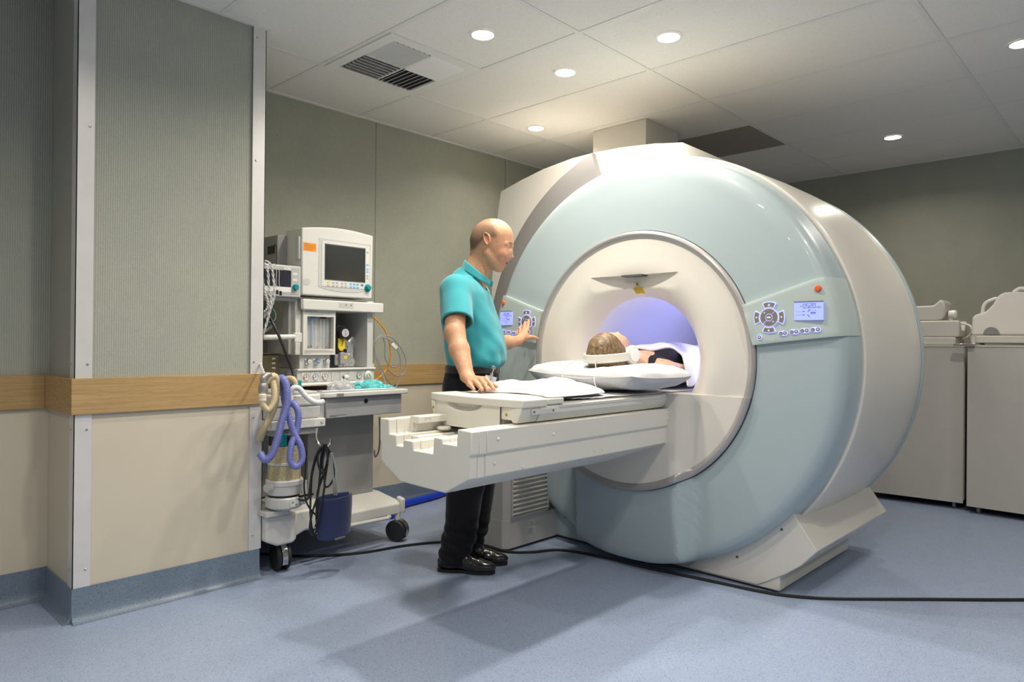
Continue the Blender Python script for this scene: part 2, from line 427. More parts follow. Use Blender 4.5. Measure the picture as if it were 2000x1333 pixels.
# ---------------------------------------------------------------- ceiling vent and grey panel
X0, X1, Y0, Y1 = 1.957+.012, 2.5666-.012, 2.66, 3.24
t = thing('ceiling_air_vent', 'square white ceiling air diffuser with four louvred quarters and dark slots', 'air vent', ((X0+X1)/2, (Y0+Y1)/2, H))
bm = BM()
cx, cy = (X0+X1)/2, (Y0+Y1)/2; a = .235
box(bm, X0, X1, Y0, cy-a, H-.008, H-.001); box(bm, X0, X1, cy+a, Y1, H-.008, H-.001); box(bm, X0, cx-a, cy-a, cy+a, H-.008, H-.001); box(bm, cx+a, X1, cy-a, cy+a, H-.008, H-.001)
box(bm, cx-.006, cx+.006, cy-a, cy+a, H-.010, H-.001); box(bm, cx-a, cx+a, cy-.006, cy+.006, H-.010, H-.001)
obj('frame', bm, M['lring'], t)
bm = BM(); box(bm, cx-a, cx+a, cy-a, cy+a, H-.0015, H-.0005); obj('backing', bm, M['dgrey'], t)
def louvre(qx, qy, alongx, tilt):
    bm = BM(); n = 7; half = a-.006
    for i in range(n):
        c = (i+.5)/n*half+.006
        if alongx:
            yy = cy+qy*c; Mx = Matrix.Translation((cx+qx*(.006+half/2), yy, H-.009)) @ Matrix.Rotation(rad(tilt), 4, 'X'); box(bm, -half/2, half/2, -.0125, .0125, -.0008, .0008, Mx)
        else:
            xx = cx+qx*c; Mx = Matrix.Translation((xx, cy+qy*(.006+half/2), H-.009)) @ Matrix.Rotation(rad(tilt), 4, 'Y'); box(bm, -.0125, .0125, -half/2, half/2, -.0008, .0008, Mx)
    obj('louvre_quarter', bm, M['lring'], t)
louvre(-1, 1, True, 48)      # left quarter: looks into slots
louvre(-1, -1, False, 40)
louvre(1, 1, False, -30)
louvre(1, -1, True, -26)
bm = BM(); box(bm, 4.405, 4.99, 2.03, 3.24, H-.006, H-.0005)
tag(obj('return_air_panel', bm, M['dtile']), 'dark grey perforated ceiling panel just behind the square duct', 'ceiling panel')
# duct
bm = BM(); box(bm, 3.83, 4.232, 2.455, 2.878, 2.195, H-.001)
tag(obj('exhaust_duct', bm, M['whitem'], bevel=.003), 'square cream duct rising from the scanner top to the ceiling', 'duct')

# ---------------------------------------------------------------- MRI scanner
YC, ZC = 1.947, 1.024; ZL = .867
scn = thing('mri_scanner', 'large white and pale blue MRI scanner with a round bore and two control panels', 'MRI scanner', (3.0, YC, 0))
def bulge(y, z):
    if z > ZL+1e-5: return 0.0
    return (-.010 if math.hypot(y-YC, z-ZC) < .6385 else 0)-.078*(1-smooth01(.295, .35, abs(y-YC)))
def shX(r):   # front surface X as a function of radius
    pts = [(.60,2.925),(.637,2.925),(.6405,2.935),(.80,2.940),(.93,2.948),(.962,2.954),(.980,2.964),(.991,2.978),(.998,2.992),(1.006,3.04),(1.0176,3.106)]
    for (r0, x0), (r1, x1) in zip(pts, pts[1:]):
        if r <= r1: return x0+(x1-x0)*max(0, (r-r0)/(r1-r0))
    return 3.106
ZMIN = .045
def shellmesh(rs, matl, name, X=shX, seg=360, zmin=ZMIN, back=None, thick=None):
    bm = BM(); rows = []
    # split angles so the ledge at ZL is a crisp step
    for r in rs:
        row = []
        s = (ZL-ZC)/r; aR = -math.asin(-s) if abs(s) <= 1 else -PI/2   # angle where z hits ledge (below horizontal)
        aT = [aR+(PI-2*aR)*k/seg for k in range(seg+1)]                 # upper part, from right ledge over the top to left ledge
        aB = [PI-aR+(2*PI+aR-(PI-aR))*k/(seg//2) for k in range(seg//2+1)]
        for i, th in enumerate(aT):
            y = YC-r*cos(th); z = ZC+r*sin(th); row.append(bm.verts.new((X(r), y, z)))
        for i, th in enumerate(aB):
            y = YC-r*cos(th); z = max(zmin, ZC+r*sin(th)); f = max(0, min(1, (1.0176-r)/.03)) if r > .98 else 1
            row.append(bm.verts.new((X(r)+bulge(y, min(z, ZL))*f, y, z)))
        rows.append(row)
    n = len(rows[0])
    for A, B in zip(rows, rows[1:]):
        for k in range(n):
            k2 = (k+1) % n
            try: bm.faces.new((A[k], A[k2], B[k2], B[k]))
            except ValueError: pass
    bmesh.ops.remove_doubles(bm, verts=bm.verts, dist=1e-6)
    return obj(name, bm, matl, scn, angle=30)
shellmesh([.6405,.66,.70,.75,.80,.85,.90,.93,.950,.962,.972,.980,.986,.991,.995,.998,1.002,1.006,1.0176], M['blue'], 'front_shell')
shellmesh([.600,.604,.612,.622,.632,.637,.6375], M['ring'], 'trim_ring', X=lambda r: {.600:2.934,.604:2.928,.612:2.922,.622:2.919,.632:2.922,.637:2.928,.6375:2.940}[r])
shellmesh([.6375,.6405], M['dgrey'], 'seam', X=lambda r: 2.944)
# white face: upper funnel
bm = BM(); seg = 300
RB = .315
def r1f(th):
    s = sin(th)
    if s > .1:
        r = .419/s
        if abs(r*cos(th)) < .255: return r
    return math.hypot(.419, .255)
def funX(r):
    t = (r-RB)/(.47-RB)
    if t >= 1: return 2.934-.010*(1-smooth01(.47,.60,r))
    return 2.924+.105*(1-t)**2.6
rows = []
aR = math.asin((ZL-ZC)/.315)
inner = 16; outer = 14
cols = []
for k in range(seg+1):
    th0 = k/seg
    col = []
    R1_ = None
    for j in range(inner+outer+2):
        if j <= inner: 
            u = j/inner
        # radius depends on angle; angle chosen so that ends lie on the ledge
        def ang(r): 
            a = math.asin(max(-1, (ZL-ZC)/r)); return a+(PI-2*a)*th0
        if j <= inner:
            th = ang(RB); ra = RB
            rr = RB+(r1f(ang(.46))-RB)*u**1.3
        else:
            ra = r1f(ang(.46)); rr = ra+(.602-ra)*(j-inner-1)/outer
        th = ang(.46) if False else ang(rr) 
        if .15 < th0 < .85 and j >= 0:
            th = ang(.46)*1.0
            # keep ridge straight near the top; blend to ledge-conforming angle at the ends
            w = smooth01(.15,.3,th0)*smooth01(.85,.7,th0) if True else 1
            th = ang(rr)*(1-w)+ang(.46)*w
        y = YC-rr*cos(th); z = ZC+rr*sin(th)
        x = funX(rr)
        dy = abs(y-YC)
        if j <= inner and dy < .255 and z > ZC:
            below = max(0, (ZC+.419)-z)
            if below < .16: x = max(x, funX(rr)*0+2.926+.060*(1-dy/.255)**.9*(1-smooth01(.0,.16,below)*.2))
        col.append((x, y, z))
    cols.append(col)
vsl = [[bm.verts.new(c) for c in col] for col in cols]
for a, b in zip(vsl, vsl[1:]):
    for j in range(inner+outer+1):
        bm.faces.new((a[j], b[j], b[j+1], a[j+1]))
obj('bore_surround', bm, M['white'], scn, angle=40)
# lower white pedestal face below the ledge, with the ledge itself
bm = BM(); NY, NZ = 120, 40
def half_w(z): return math.sqrt(max(0, .602**2-(z-ZC)**2))
def ped(u, v):
    z = (ZC-.602)+(ZL-(ZC-.602))*(1-(1-v)**2) if False else (ZC-.6019)+(ZL-(ZC-.6019))*v**1.6
    hw = half_w(z); y = YC-hw+2*hw*u
    return (2.932+bulge(y, z), y, z)
g = gridsurf(bm, ped, NY, NZ)
top = [r[-1] for r in g]; back = [bm.verts.new((3.06, v.co.y, ZL)) for v in top]
for i in range(NY): bm.faces.new((top[i], top[i+1], back[i+1], back[i]))
obj('pedestal_cover', bm, M['white'], scn, angle=50)
# bore tube
bm = BM(); prof = [(RB,3.029),(RB,3.06),(RB-.003,3.5),(RB,4.05),(RB,4.45)]
n = 96; rows = [[bm.verts.new((x, YC-r*cos(2*PI*k/n), ZC+r*sin(2*PI*k/n))) for k in range(n)] for r, x in prof]
for a, b in zip(rows, rows[1:]):
    for k in range(n): bm.faces.new((a[k], a[(k+1) % n], b[(k+1) % n], b[k]))
obj('bore_lining', bm, M['bore'], scn)
bm = BM()
for th0, th1 in ((-24, -6), (8, 34)):
    for i in range(8):
        a0 = rad(th0+(th1-th0)*i/8); a1 = rad(th0+(th1-th0)*(i+1)/8); r = RB-.005
        for xa, xb in ((3.10, 3.95),):
            v = [bm.verts.new((x, YC-r*cos(a), ZC+r*sin(a))) for x, a in ((xa,a0),(xb,a0),(xb,a1),(xa,a1))]; bm.faces.new(v)
obj('bore_light', bm, M['led'], scn, solid=.002)
# slot above bore and warning labels
bm = BM(); box(bm, 2.923, 2.99, 1.890, 2.012, ZC+.412, ZC+.4205); obj('sensor_slot', bm, M['dgrey'], scn)
# body
bm = BM(); n = 240
prof = [(1.0176,3.106),(1.024,3.103),(1.031,3.106),(1.0335,3.118),(1.028,3.128),(1.031,3.145),(1.036,3.30),(1.040,3.55),(1.038,3.80),(1.030,3.99),(1.02,4.02),(.9,4.06),(.55,4.06),(.50,4.46),(RB,4.46)]
rows = [[bm.verts.new((x, YC-r*cos(2*PI*k/n), max(.03, ZC+r*sin(2*PI*k/n)))) for k in range(n)] for r, x in prof]
for a, b in zip(rows, rows[1:]):
    for k in range(n):
        try: bm.faces.new((a[k], a[(k+1) % n], b[(k+1) % n], b[k]))
        except ValueError: pass
bmesh.ops.remove_doubles(bm, verts=bm.verts, dist=1e-6)
obj('magnet_cover', bm, M['whitem'] if False else M['white'], scn)
bm = BM(); rows = [[bm.verts.new((x, YC-r*cos(2*PI*k/n), max(.03, ZC+r*sin(2*PI*k/n)))) for k in range(n)] for r, x in ((1.030,3.995),(1.034,4.0),(1.034,4.04),(1.0,4.07))]
for a, b in zip(rows, rows[1:]):
    for k in range(n):
        try: bm.faces.new((a[k], a[(k+1) % n], b[(k+1) % n], b[k]))
        except ValueError: pass
obj('rear_rim', bm, M['blue'], scn)
# feet
for s in (1, -1):
    P = [(1.70,.02),(1.345,.02),(1.30,.045),(1.22,.095),(1.15,.150),(1.083,.226),(1.184,.366)]
    P += [(YC-.99*cos(a), ZC+.99*sin(a)) for a in [rad(-40-6*i) for i in range(0, 6)]]
    P = [(YC+(YC-y) if s < 0 else y, z) for y, z in P]
    bm = BM(); prism(bm, P, 'x', 3.04, 4.04); f = obj('foot_cover', bm, M['white'] if s > 0 else M['blue'], scn, bevel=.004)  # left foot takes the shell's blue so its shadow is put into the colour
    for (y, z) in ((1.44,.125),(1.235,.29)):
        yy = 2*YC-y if s < 0 else y; bm = BM()
        cyl(bm, (3.0395, yy, z), (-1,0,0), .006, .0015, 12)
        obj('screw_hole', bm, M['dgrey'], f)
    bm = BM(); y0, y1 = (1.245, 1.8) if s > 0 else (2*YC-1.8, 2*YC-1.245)
    box(bm, 3.046, 3.95, y0, y1, .012, .092); obj('plinth', bm, M['whitem'], scn, bevel=.006)
bm = BM(); box(bm, 3.1, 3.9, 1.30, 2.6, 0, .02); obj('base_plate', bm, M['black'], scn)
# grey flange, upper left
bm = BM(); a0, a1 = rad(109), rad(214); N = 90
rows = []
for r, x in ((1.01,3.085),(1.10,3.092),(1.198,3.102),(1.202,3.106),(1.202,3.135),(1.01,3.135)):
    rows.append([bm.verts.new((x, YC-r*cos(a0+(a1-a0)*k/N), ZC+r*sin(a0+(a1-a0)*k/N))) for k in range(N+1)])
for i in range(len(rows)):
    A, B = rows[i], rows[(i+1) % len(rows)]
    for k in range(N): bm.faces.new((A[k], A[k+1], B[k+1], B[k]))
bm.faces.new([r[0] for r in rows]); bm.faces.new([r[-1] for r in rows][::-1])
obj('side_flange', bm, M['grey'], scn, angle=50)
# casing behind
bm = BM()
P = [(1.772,2.03),(1.826,2.139),(2.0,2.168),(2.22,2.187),(2.42,2.191),(2.56,2.187),(2.78,2.160),(2.96,2.122),(3.14,2.075),(3.165,1.95),(3.19,1.78),(3.215,1.5),(3.225,1.1),(3.2,.6),(3.12,.25),(3.0,.05),(2.6,.05),(2.55,1.45)]
prism(bm, P, 'x', 3.20, 3.86); obj('rear_casing', bm, M['white'], scn, bevel=.004)
bm = BM(); P = [(1.770,2.035),(1.824,2.137),(1.93,2.152),(2.05,2.140),(2.15,2.120),(2.226,2.096),(2.226,2.0),(1.95,1.98)]
prism(bm, P, 'x', 3.185, 3.21); obj('top_cover', bm, M['white'], scn, bevel=.003)
# control panels
def panel(s):
    # s=+1 right-hand panel (small Y); mirrored for -1
    NU, NV = 40, 24
    lt, lb = (1.366,1.276), (1.316,1.098)
    def edge(z): return YC-math.sqrt(1.0176**2-(z-ZC)**2)
    def P2(u, v):
        # top: from lt rising to (1.075,1.372) then flat to outer; bottom: lb to outer (.93,1.141)
        ot = (edge(1.383), 1.383); ob = (edge(1.142), 1.142); ub = .66
        if u < ub: T = (lt[0]+(1.075-lt[0])*u/ub, lt[1]+(1.372-lt[1])*u/ub)
        else: w = (u-ub)/(1-ub); T = (1.075+(ot[0]-1.075)*w, 1.372+(ot[1]-1.372)*w**.6)
        B = (lb[0]+(ob[0]-lb[0])*u, lb[1]+(ob[1]-lb[1])*(u**.9))
        y, z = B[0]+(T[0]-B[0])*v, B[1]+(T[1]-B[1])*v
        if u > .85:
            w = (u-.85)/.15; ye = edge(z); y = y+(ye-y)*w*w*0+ (0 if u < 1 else ye-y)
        return y, z
    def sx(y, z):
        r = min(1.0176, math.hypot(y-YC, z-ZC)); return shX(r)
    bm = BM()
    def F(u, v):
        y, z = P2(u, v); e = min(1, min(u, v, 1-v)*30) if u < .97 else min(1, min(v, 1-v)*30)
        x = sx(y, z)-.017-.002*e
        yy = y if s > 0 else 2*YC-y
        return (x, yy, z)
    g_ = gridsurf(bm, F, NU, NV)
    # skirt back to the shell
    loop = [g_[i][0] for i in range(NU+1)]+[g_[NU][j] for j in range(1, NV+1)]+[g_[i][NV] for i in range(NU-1, -1, -1)]+[g_[0][j] for j in range(NV-1, 0, -1)]
    bk = [bm.verts.new((v.co.x+.02, v.co.y, v.co.z)) for v in loop]; n = len(loop)
    for i in range(n): bm.faces.new((loop[i], loop[(i+1) % n], bk[(i+1) % n], bk[i]))
    p = obj('control_panel', bm, M['panel'], scn, angle=50)
    def at(y, z, d=0):
        x = shX(math.hypot(y-YC, z-ZC))-.019-d; return Vector((x, y if s > 0 else 2*YC-y, z))
    # frame: local u = image right (-Y), v = up, n = -X
    def frame(y, z, d=.0024):
        Mx = Matrix(((0,0,-1),(-1,0,0),(0,1,0))).to_4x4(); Mx.translation = at(y, z, d); return Mx
    mir = 1 if s > 0 else -1
    def plate(bm, y, z, pts, h0, h1):
        Mx = frame(y, z); prism(bm, [(a*1.0, b) for a, b in pts], 'z', h0, h1, Mx)
    # positions relative to pad centre (y=1.246,z=1.218)
    py, pz = 1.247, 1.218
    def arcpoly(r0, r1, a0, a1, n=8, cy=0, cz=0):
        return [(cy+r1*cos(rad(a0+(a1-a0)*i/n)), cz+r1*sin(rad(a0+(a1-a0)*i/n))) for i in range(n+1)]+[(cy+r0*cos(rad(a1-(a1-a0)*i/n)), cz+r0*sin(rad(a1-(a1-a0)*i/n))) for i in range(n+1)]
    circ = lambda r, n: [(r*cos(2*PI*i/n), r*sin(2*PI*i/n)) for i in range(n)]
    def button(y, z, halo, pad, icon, h=.003):
        a, b, c = BM(), BM(), BM()
        if halo: plate(a, y, z, halo, -.001, .0008)
        plate(b, y, z, pad, 0, h); icon(c)
        mobj('button', ([(a, M['glow'])] if halo else [])+[(b, M['btn']), (c, M['btni'])], p, smooth=False)
    for a, sgn in ((0,'+'),(90,'o'),(180,'+'),(270,'x')):
        button(py, pz, arcpoly(.042, .068, a-27, a+27), arcpoly(.0455, .0645, a-23, a+23), lambda c: textmesh(c, sgn, .018, frame(py, pz) @ Matrix.Translation((.0545*cos(rad(a)), .0545*sin(rad(a)), .0032))))
    bmg = BM(); plate(bmg, py, pz, circ(.0405, 36), -.001, .0008); obj('button_backlight', bmg, M['glow'], p, smooth=False)
    for a0, a1, a in ((50, 225, 135), (232, 405, 315)):
        button(py, pz, None, arcpoly(.0165, .0375, a0, a1, 20), lambda c: textmesh(c, '=', .014, frame(py, pz) @ Matrix.Translation((.027*cos(rad(a)), .027*sin(rad(a)), .0032))))
    button(py, pz, None, circ(.0135, 24), lambda c: box(c, -.008, .008, -.0022, .0022, .0034, .004, frame(py, pz)), .0035)
    row = [(1.195,1.149),(1.178,1.151),(1.150,1.155),(1.132,1.157),(1.108,1.160),(1.090,1.1615),(1.066,1.164),(1.046,1.166)]
    for i in range(0, 8, 2):
        (ya, za), (yb, zb) = row[i], row[i+1]; ym, zm = (ya+yb)/2, (za+zb)/2; h = abs(ya-yb)/2
        pts = [(h+.0105*cos(rad(a)), .0105*sin(rad(a))) for a in range(-90, 91, 15)]+[(-h+.0105*cos(rad(a)), .0105*sin(rad(a))) for a in range(90, 271, 15)]
        bmg = BM(); plate(bmg, ym, zm, pts, -.001, .0008); obj('button_backlight', bmg, M['glow'], p, smooth=False)
    row.append((1.287,1.133))
    for i, (y, z) in enumerate(row):
        button(y, z, circ(.011, 20) if i == 8 else None, circ(.008, 16), lambda c: textmesh(c, ['-','+','-','+','-','+','-','+','='][i], .014, frame(y, z) @ Matrix.Translation((0,0,.0032))))
    bm = BM(); lathe(bm, [(.0135,-.001),(.0135,.004),(.011,.007),(0,.0085)], 20, frame(1.049, 1.334)); obj('orange_button', bm, M['orange'], p)
    # lcd
    sy, sz = 1.0835, 1.242; w_, h_ = .0585, .0375
    if s < 0: w_, h_ = .0475, .0395
    bml = BM(); box(bml, -w_, w_, -h_, h_, -.009, .001, frame(sy, sz, .0062))
    bm = BM(); fr = frame(sy, sz, .0062)
    def seg7(x, y, d, w=.0085, h=.017):
        S = {'0':'abcdef','5':'afgcd','2':'abged','-':'g'}[d]; t = .0016
        R = dict(a=(0,h,w,h), d=(0,0,w,0), g=(0,h/2,w,h/2), f=(0,h/2,0,h), b=(w,h/2,w,h), e=(0,0,0,h/2), c=(w,0,w,h/2))
        for q in S:
            xa, ya, xb, yb = R[q]; box(bm, x+xa-t/2, x+xb+t/2, y+ya-t/2, y+yb+t/2, .001, .0014, fr)
    q = w_/.0585
    for i, ch in enumerate('-0520'): seg7(-.034*q+i*.0132*q, .0125, ch, .0085*q)
    textmesh(bm, 'mm', .012*q, fr @ Matrix.Translation((.042*q,.0155,.0012)))
    for yy in (-.002, -.016):
        box(bm, -.05*q, -.022*q, yy-.0003, yy+.0003, .001, .0014, fr); box(bm, -.022*q, -.015*q, yy-.0015, yy+.0015, .001, .0014, fr)
    tube(bm, [fr @ Vector((-.004+.008*math.sin(t_), .006-.010*math.cos(t_)+.002, .0012)) for t_ in (0,.4,.8,1.2,1.5)], .0012, 6)
    tube(bm, [fr @ Vector((-.004+.008*math.sin(t_), -.024+.010*math.cos(t_)-.002, .0012)) for t_ in (0,.4,.8,1.2,1.5)], .0012, 6)
    box(bm, .012*q, .026*q, .0005, .0011, .001, .0014, fr); box(bm, .008*q, .030*q, -.009, -.006, .001, .0014, fr); box(bm, .008*q, .030*q, -.0125, -.0115, .001, .0014, fr)
    for xx, dd in ((.010*q,-1),(.028*q,1)): prism(bm, [(xx,-.0015+.0008),(xx+dd*.004,.0008),(xx,.0031)], 'z', .001, .0014, fr)
    mobj('lcd_screen', [(bml, M['lcd']), (bm, M['lcdk'])], p, smooth=False)
    bm = BM(); box(bm, -w_-.001, w_, h_-.0005, h_+.002, -.009, .0025, frame(sy, sz, .0062)); obj('lcd_bezel', bm, M['black'], p)
panel(1); panel(-1)
# warning labels on the funnel above the bore
def funpt(y, z): 
    r = math.hypot(y-YC, z-ZC); x = funX(r); below = ZC+.419-z; dy = abs(y-YC)
    if dy < .255 and 0 < below < .16: x = max(x, 2.926+.060*(1-dy/.255)**.9*(1-smooth01(0,.16,below)*.2))
    return x-.0015
bm = BM()
def decal(bm, pts): bm.faces.new([bm.verts.new((funpt(y, z), y, z)) for y, z in pts])
decal(bm, [(1.958,1.413),(1.965,1.391),(1.942,1.391)]); wt_ = obj('warning_triangle', bm, M['yellow'], scn, solid=-.0004)
bm = BM()
for i in range(6):
    z0, z1 = 1.384-.005*i, 1.384-.005*(i+1); decal(bm, [(1.972,z0),(1.972,z1),(1.917,z1),(1.917,z0)])
wl_ = obj('warning_label', bm, M['yellow'], scn, solid=-.0004)
bm = BM()
def ink(y0, y1, z0, z1): bm.faces.new([bm.verts.new((funpt(y, z)-.0008, y, z)) for y, z in ((y0,z0),(y0,z1),(y1,z1),(y1,z0))])
for z in (1.379,1.373,1.367,1.361): ink(1.922,1.967,z-.0008,z+.0008)
obj('label_text', bm, M['lblk'], wl_, solid=-.0003)
bm = BM(); ink(1.951,1.957,1.395,1.402); obj('label_symbol', bm, M['lblk'], wt_, solid=-.0003)
# ---------------------------------------------------------------- patient couch (beam, carriage, tabletop)
bed = thing('patient_table', 'long cream patient table beam reaching out of the scanner with sliding end cover', 'patient table', (2.2, YC, 0.576))
NOTCH = [(1.691,.800),(1.761,.803),(1.765,.746),(1.838,.746),(1.840,.763),(1.885,.763),(1.889,.704),(1.999,.704),(2.002,.737),(2.058,.737),(2.061,.711),(2.099,.711),(2.101,.750),(2.145,.750),(2.147,.806),(2.203,.805)]
LOW = [(2.203,.722),(2.194,.716),(2.194,.645),(2.072,.580),(1.823,.576),(1.700,.640),(1.700,.716),(1.691,.722)]
bm = BM(); prism(bm, NOTCH+LOW, 'x', 1.595, 1.632); obj('end_cap', bm, M['bed'], bed, bevel=.004, seg=3)
bm = BM(); prism(bm, [(y+(.0015 if y < YC else -.0015), z-.001) for y, z in NOTCH+LOW], 'x', 1.633, 1.668); obj('end_collar', bm, M['bed'], bed, bevel=.002)
# beam: side walls with inner channels, long
bm = BM()
rows = []
for x, dz in ((1.669,0),(2.55,0),(2.86,.055)):
    prof = NOTCH[:]+[(y, z if i in (0,1,2,5,6,7) else z+dz) for i, (y, z) in enumerate(LOW)]
    prof = [(y, z+(dz if (z < .6) else 0)) if (y, z) in LOW else (y, z) for y, z in NOTCH+LOW]
    rows.append([bm.verts.new((x, y, z)) for y, z in prof])
n = len(rows[0]); bm.faces.new(rows[0]); bm.faces.new(rows[-1][::-1])
for a, b in zip(rows, rows[1:]):
    for k in range(n): bm.faces.new((a[k], b[k], b[(k+1) % n], a[(k+1) % n]))
beam = obj('beam', bm, M['bed'], bed, bevel=.003)
for (x, z) in ((1.722,.765),(2.02,.755),(1.86,.650),(1.715,.68),(2.29,.665),(2.345,.665),(2.845,.78),(2.845,.755)):
    bm = BM(); lathe(bm, [(.0065,0),(.0065,.001),(.004,.003),(0,.0035)], 14, axisM((x, 1.6905 if z > .722 else 1.6995, z), (0,-1,0))); obj('screw_cap', bm, M['bed'], beam)
# left rail inside the beam
bm = BM(); box(bm, 1.70, 2.9, 2.098, 2.150, .785, .812); box(bm, 1.70, 2.9, 2.138, 2.147, .75, .79); obj('guide_rail', bm, M['bed'], bed, bevel=.003)
bm = BM(); box(bm, 1.71, 2.2, 2.128, 2.1375, .752, .784); tube(bm, [(1.72,2.1,.7925),(1.76,2.097,.7925),(1.76,2.097,.807),(1.73,2.097,.807),(1.73,2.097,.7925)], .0012, 6)
for x in (1.72, 1.80, 1.9):
    for z in (.762, .777): cyl(bm, (x, 2.128, z), (0,-1,0), .0035, .002, 10)
obj('metal_track', bm, M['alu'], bed)
bm = BM(); lathe(bm, [(0,0),(.026,0),(.030,.004),(.030,.010),(.026,.014),(0,.014)], 24, Matrix.Translation((1.83,2.10,.752))); obj('roller', bm, M['bed'], bed)
bm = BM(); box(bm, 1.668, 2.9, 2.06, 2.1, .711, .742); obj('inner_rail', bm, M['bed'], bed, bevel=.003)
# carriage end cover
bm = BM()
def bow(y): return 1.845+.030*((y-YC)/.256)**2*-1+.0   # slightly bowed towards the foot end
Ys = [1.690+.514*i/24 for i in range(25)]
def slab(z0, z1, off, x1, ys, bm):
    f0 = [bm.verts.new((1.848-.022*(1-((y-YC)/.257)**2)+off, y, z0)) for y in ys]; f1 = [bm.verts.new((1.846-.022*(1-((y-YC)/.257)**2)+off, y, z1)) for y in ys]
    b0 = [bm.verts.new((x1, y, z0)) for y in ys]; b1 = [bm.verts.new((x1, y, z1)) for y in ys]
    m = len(ys)
    for i in range(m-1):
        bm.faces.new((f0[i], f0[i+1], f1[i+1], f1[i])); bm.faces.new((b0[i], b1[i], b1[i+1], b0[i+1]))
        bm.faces.new((f1[i], f1[i+1], b1[i+1], b1[i])); bm.faces.new((f0[i], b0[i], b0[i+1], f0[i+1]))
    bm.faces.new((f0[0], f1[0], b1[0], b0[0])); bm.faces.new((f0[-1], b0[-1], b1[-1], f1[-1]))
slab(.862, .893, 0, 1.985, Ys, bm); obj('end_cover_top', bm, M['bed'], bed, bevel=.006, seg=3)
bm = BM(); box(bm, 1.99, 2.085, 1.694, 2.200, .868, .890); box(bm, 1.985, 2.0, 1.70, 2.19, .866, .885); obj('end_cover_strip', bm, M['bed'], bed, bevel=.003)
# front skirt of the cover with handle recess
bm = BM()
NU, NV = 60, 16
def skirtf(u, v):
    y = 1.800+.375*u; z = .768+(.862-.768)*v
    x = 1.856-.022*(1-((y-YC)/.257)**2)
    d = math.hypot((y-1.995)/.112, (z-.868)/.040)
    if d < 1: x += .022*smooth01(1, .72, d)
    return (x, y, z)
g_ = gridsurf(bm, skirtf, NU, NV)
box(bm, 1.86, 1.95, 1.80, 2.175, .768, .862)
obj('end_cover_skirt', bm, M['bed'], bed, angle=40)
for y0, y1 in ((1.697,1.799),(2.176,2.198)):
    bm = BM()
    P = [(y0+.0,.862),(y1,.862),(y1,.815 if y1 < 2 else .800),(y0+.05,.815),(y0+.045,.806),(y0+.022,.806),(y0+.004,.842)] if y0 < 2 else [(2.176,.862),(2.200,.862),(2.197,.835),(2.185,.806),(2.176,.806)]
    prism(bm, P, 'x', 1.846, 1.95); obj('end_cover_cheek', bm, M['bed'], bed, bevel=.003)
for y in (1.771,2.184):
    x = 1.8452; bm = BM(); box(bm, x, x+.0005, y-.006, y+.006, .829, .841)
    wl2 = obj('warning_label', bm, M['yellow'], bed, bevel=0); bm = BM(); box(bm, x-.0004, x+.0002, y-.004, y+.004, .8305, .8325); prism(bm, [(y-.003,.834),(y+.003,.834),(y,.8395)], 'x', x-.0004, x+.0002); obj('label_text', bm, M['lblk'], wl2)
# move cheek faces to the bowed front is small; tabletop board
bm = BM(); P = [(1.697,.862),(1.697,.836),(1.700,.832),(1.715,.806),(1.80,.806),(1.82,.812),(2.074,.812),(2.094,.806),(2.179,.806),(2.194,.832),(2.197,.836),(2.197,.862),(2.18,.872),(1.714,.872)]
prism(bm, P, 'x', 1.95, 3.98); tb_ = obj('tabletop', bm, M['bed'], bed, bevel=.002)
bm = BM(); box(bm, 2.06, 2.93, 1.694, 1.6985, .853, .864); box(bm, 1.90, 2.04, 1.693, 1.6975, .836, .856); obj('side_rail', bm, M['alu'], tb_, bevel=.0008)
bm = BM()
for x in (1.912, 2.02): cyl(bm, (x, 1.6935, .846), (0,-1,0), .0045, .0012, 12)
obj('rail_screw', bm, M['dgrey'], tb_)
# ---------------------------------------------------------------- cloth helpers
m_cloth = mat('white_cotton', (.59,.59,.60), .9, spec=.1, bump=.12, bscale=900, sheen=.1)
m_blanket = mat('white_terry_blanket', (.68,.68,.70), 1.0, spec=.05, bump=.8, bscale=600, sheen=.3)
def fbm(x, y, z=0, s=1, o=3):
    v = 0; a = 1
    for i in range(o): v += a*mnoise.noise(Vector((x*s, y*s, z*s))); s *= 2; a *= .5
    return v
# sheet on the tabletop
bm = BM()
def sheetf(u, v):
    x = 2.16+1.75*u; y = 1.712+.470*v
    e = fbm(x, 3, 0, 6)*.012 if v < .05 else 0
    z = .8745+.004*abs(fbm(x, y, 1, 8))+.002
    if x < 2.5: z += .004*smooth01(2.5, 2.2, x)*(1+fbm(x, y, 5, 12))
    return (x, y-e*0-(.006 if v < .02 else 0), z)
gridsurf(bm, sheetf, 120, 40)
tag(obj('bed_sheet', bm, m_cloth, solid=.003), 'thin white cotton sheet spread along the patient table under the pillow', 'sheet')
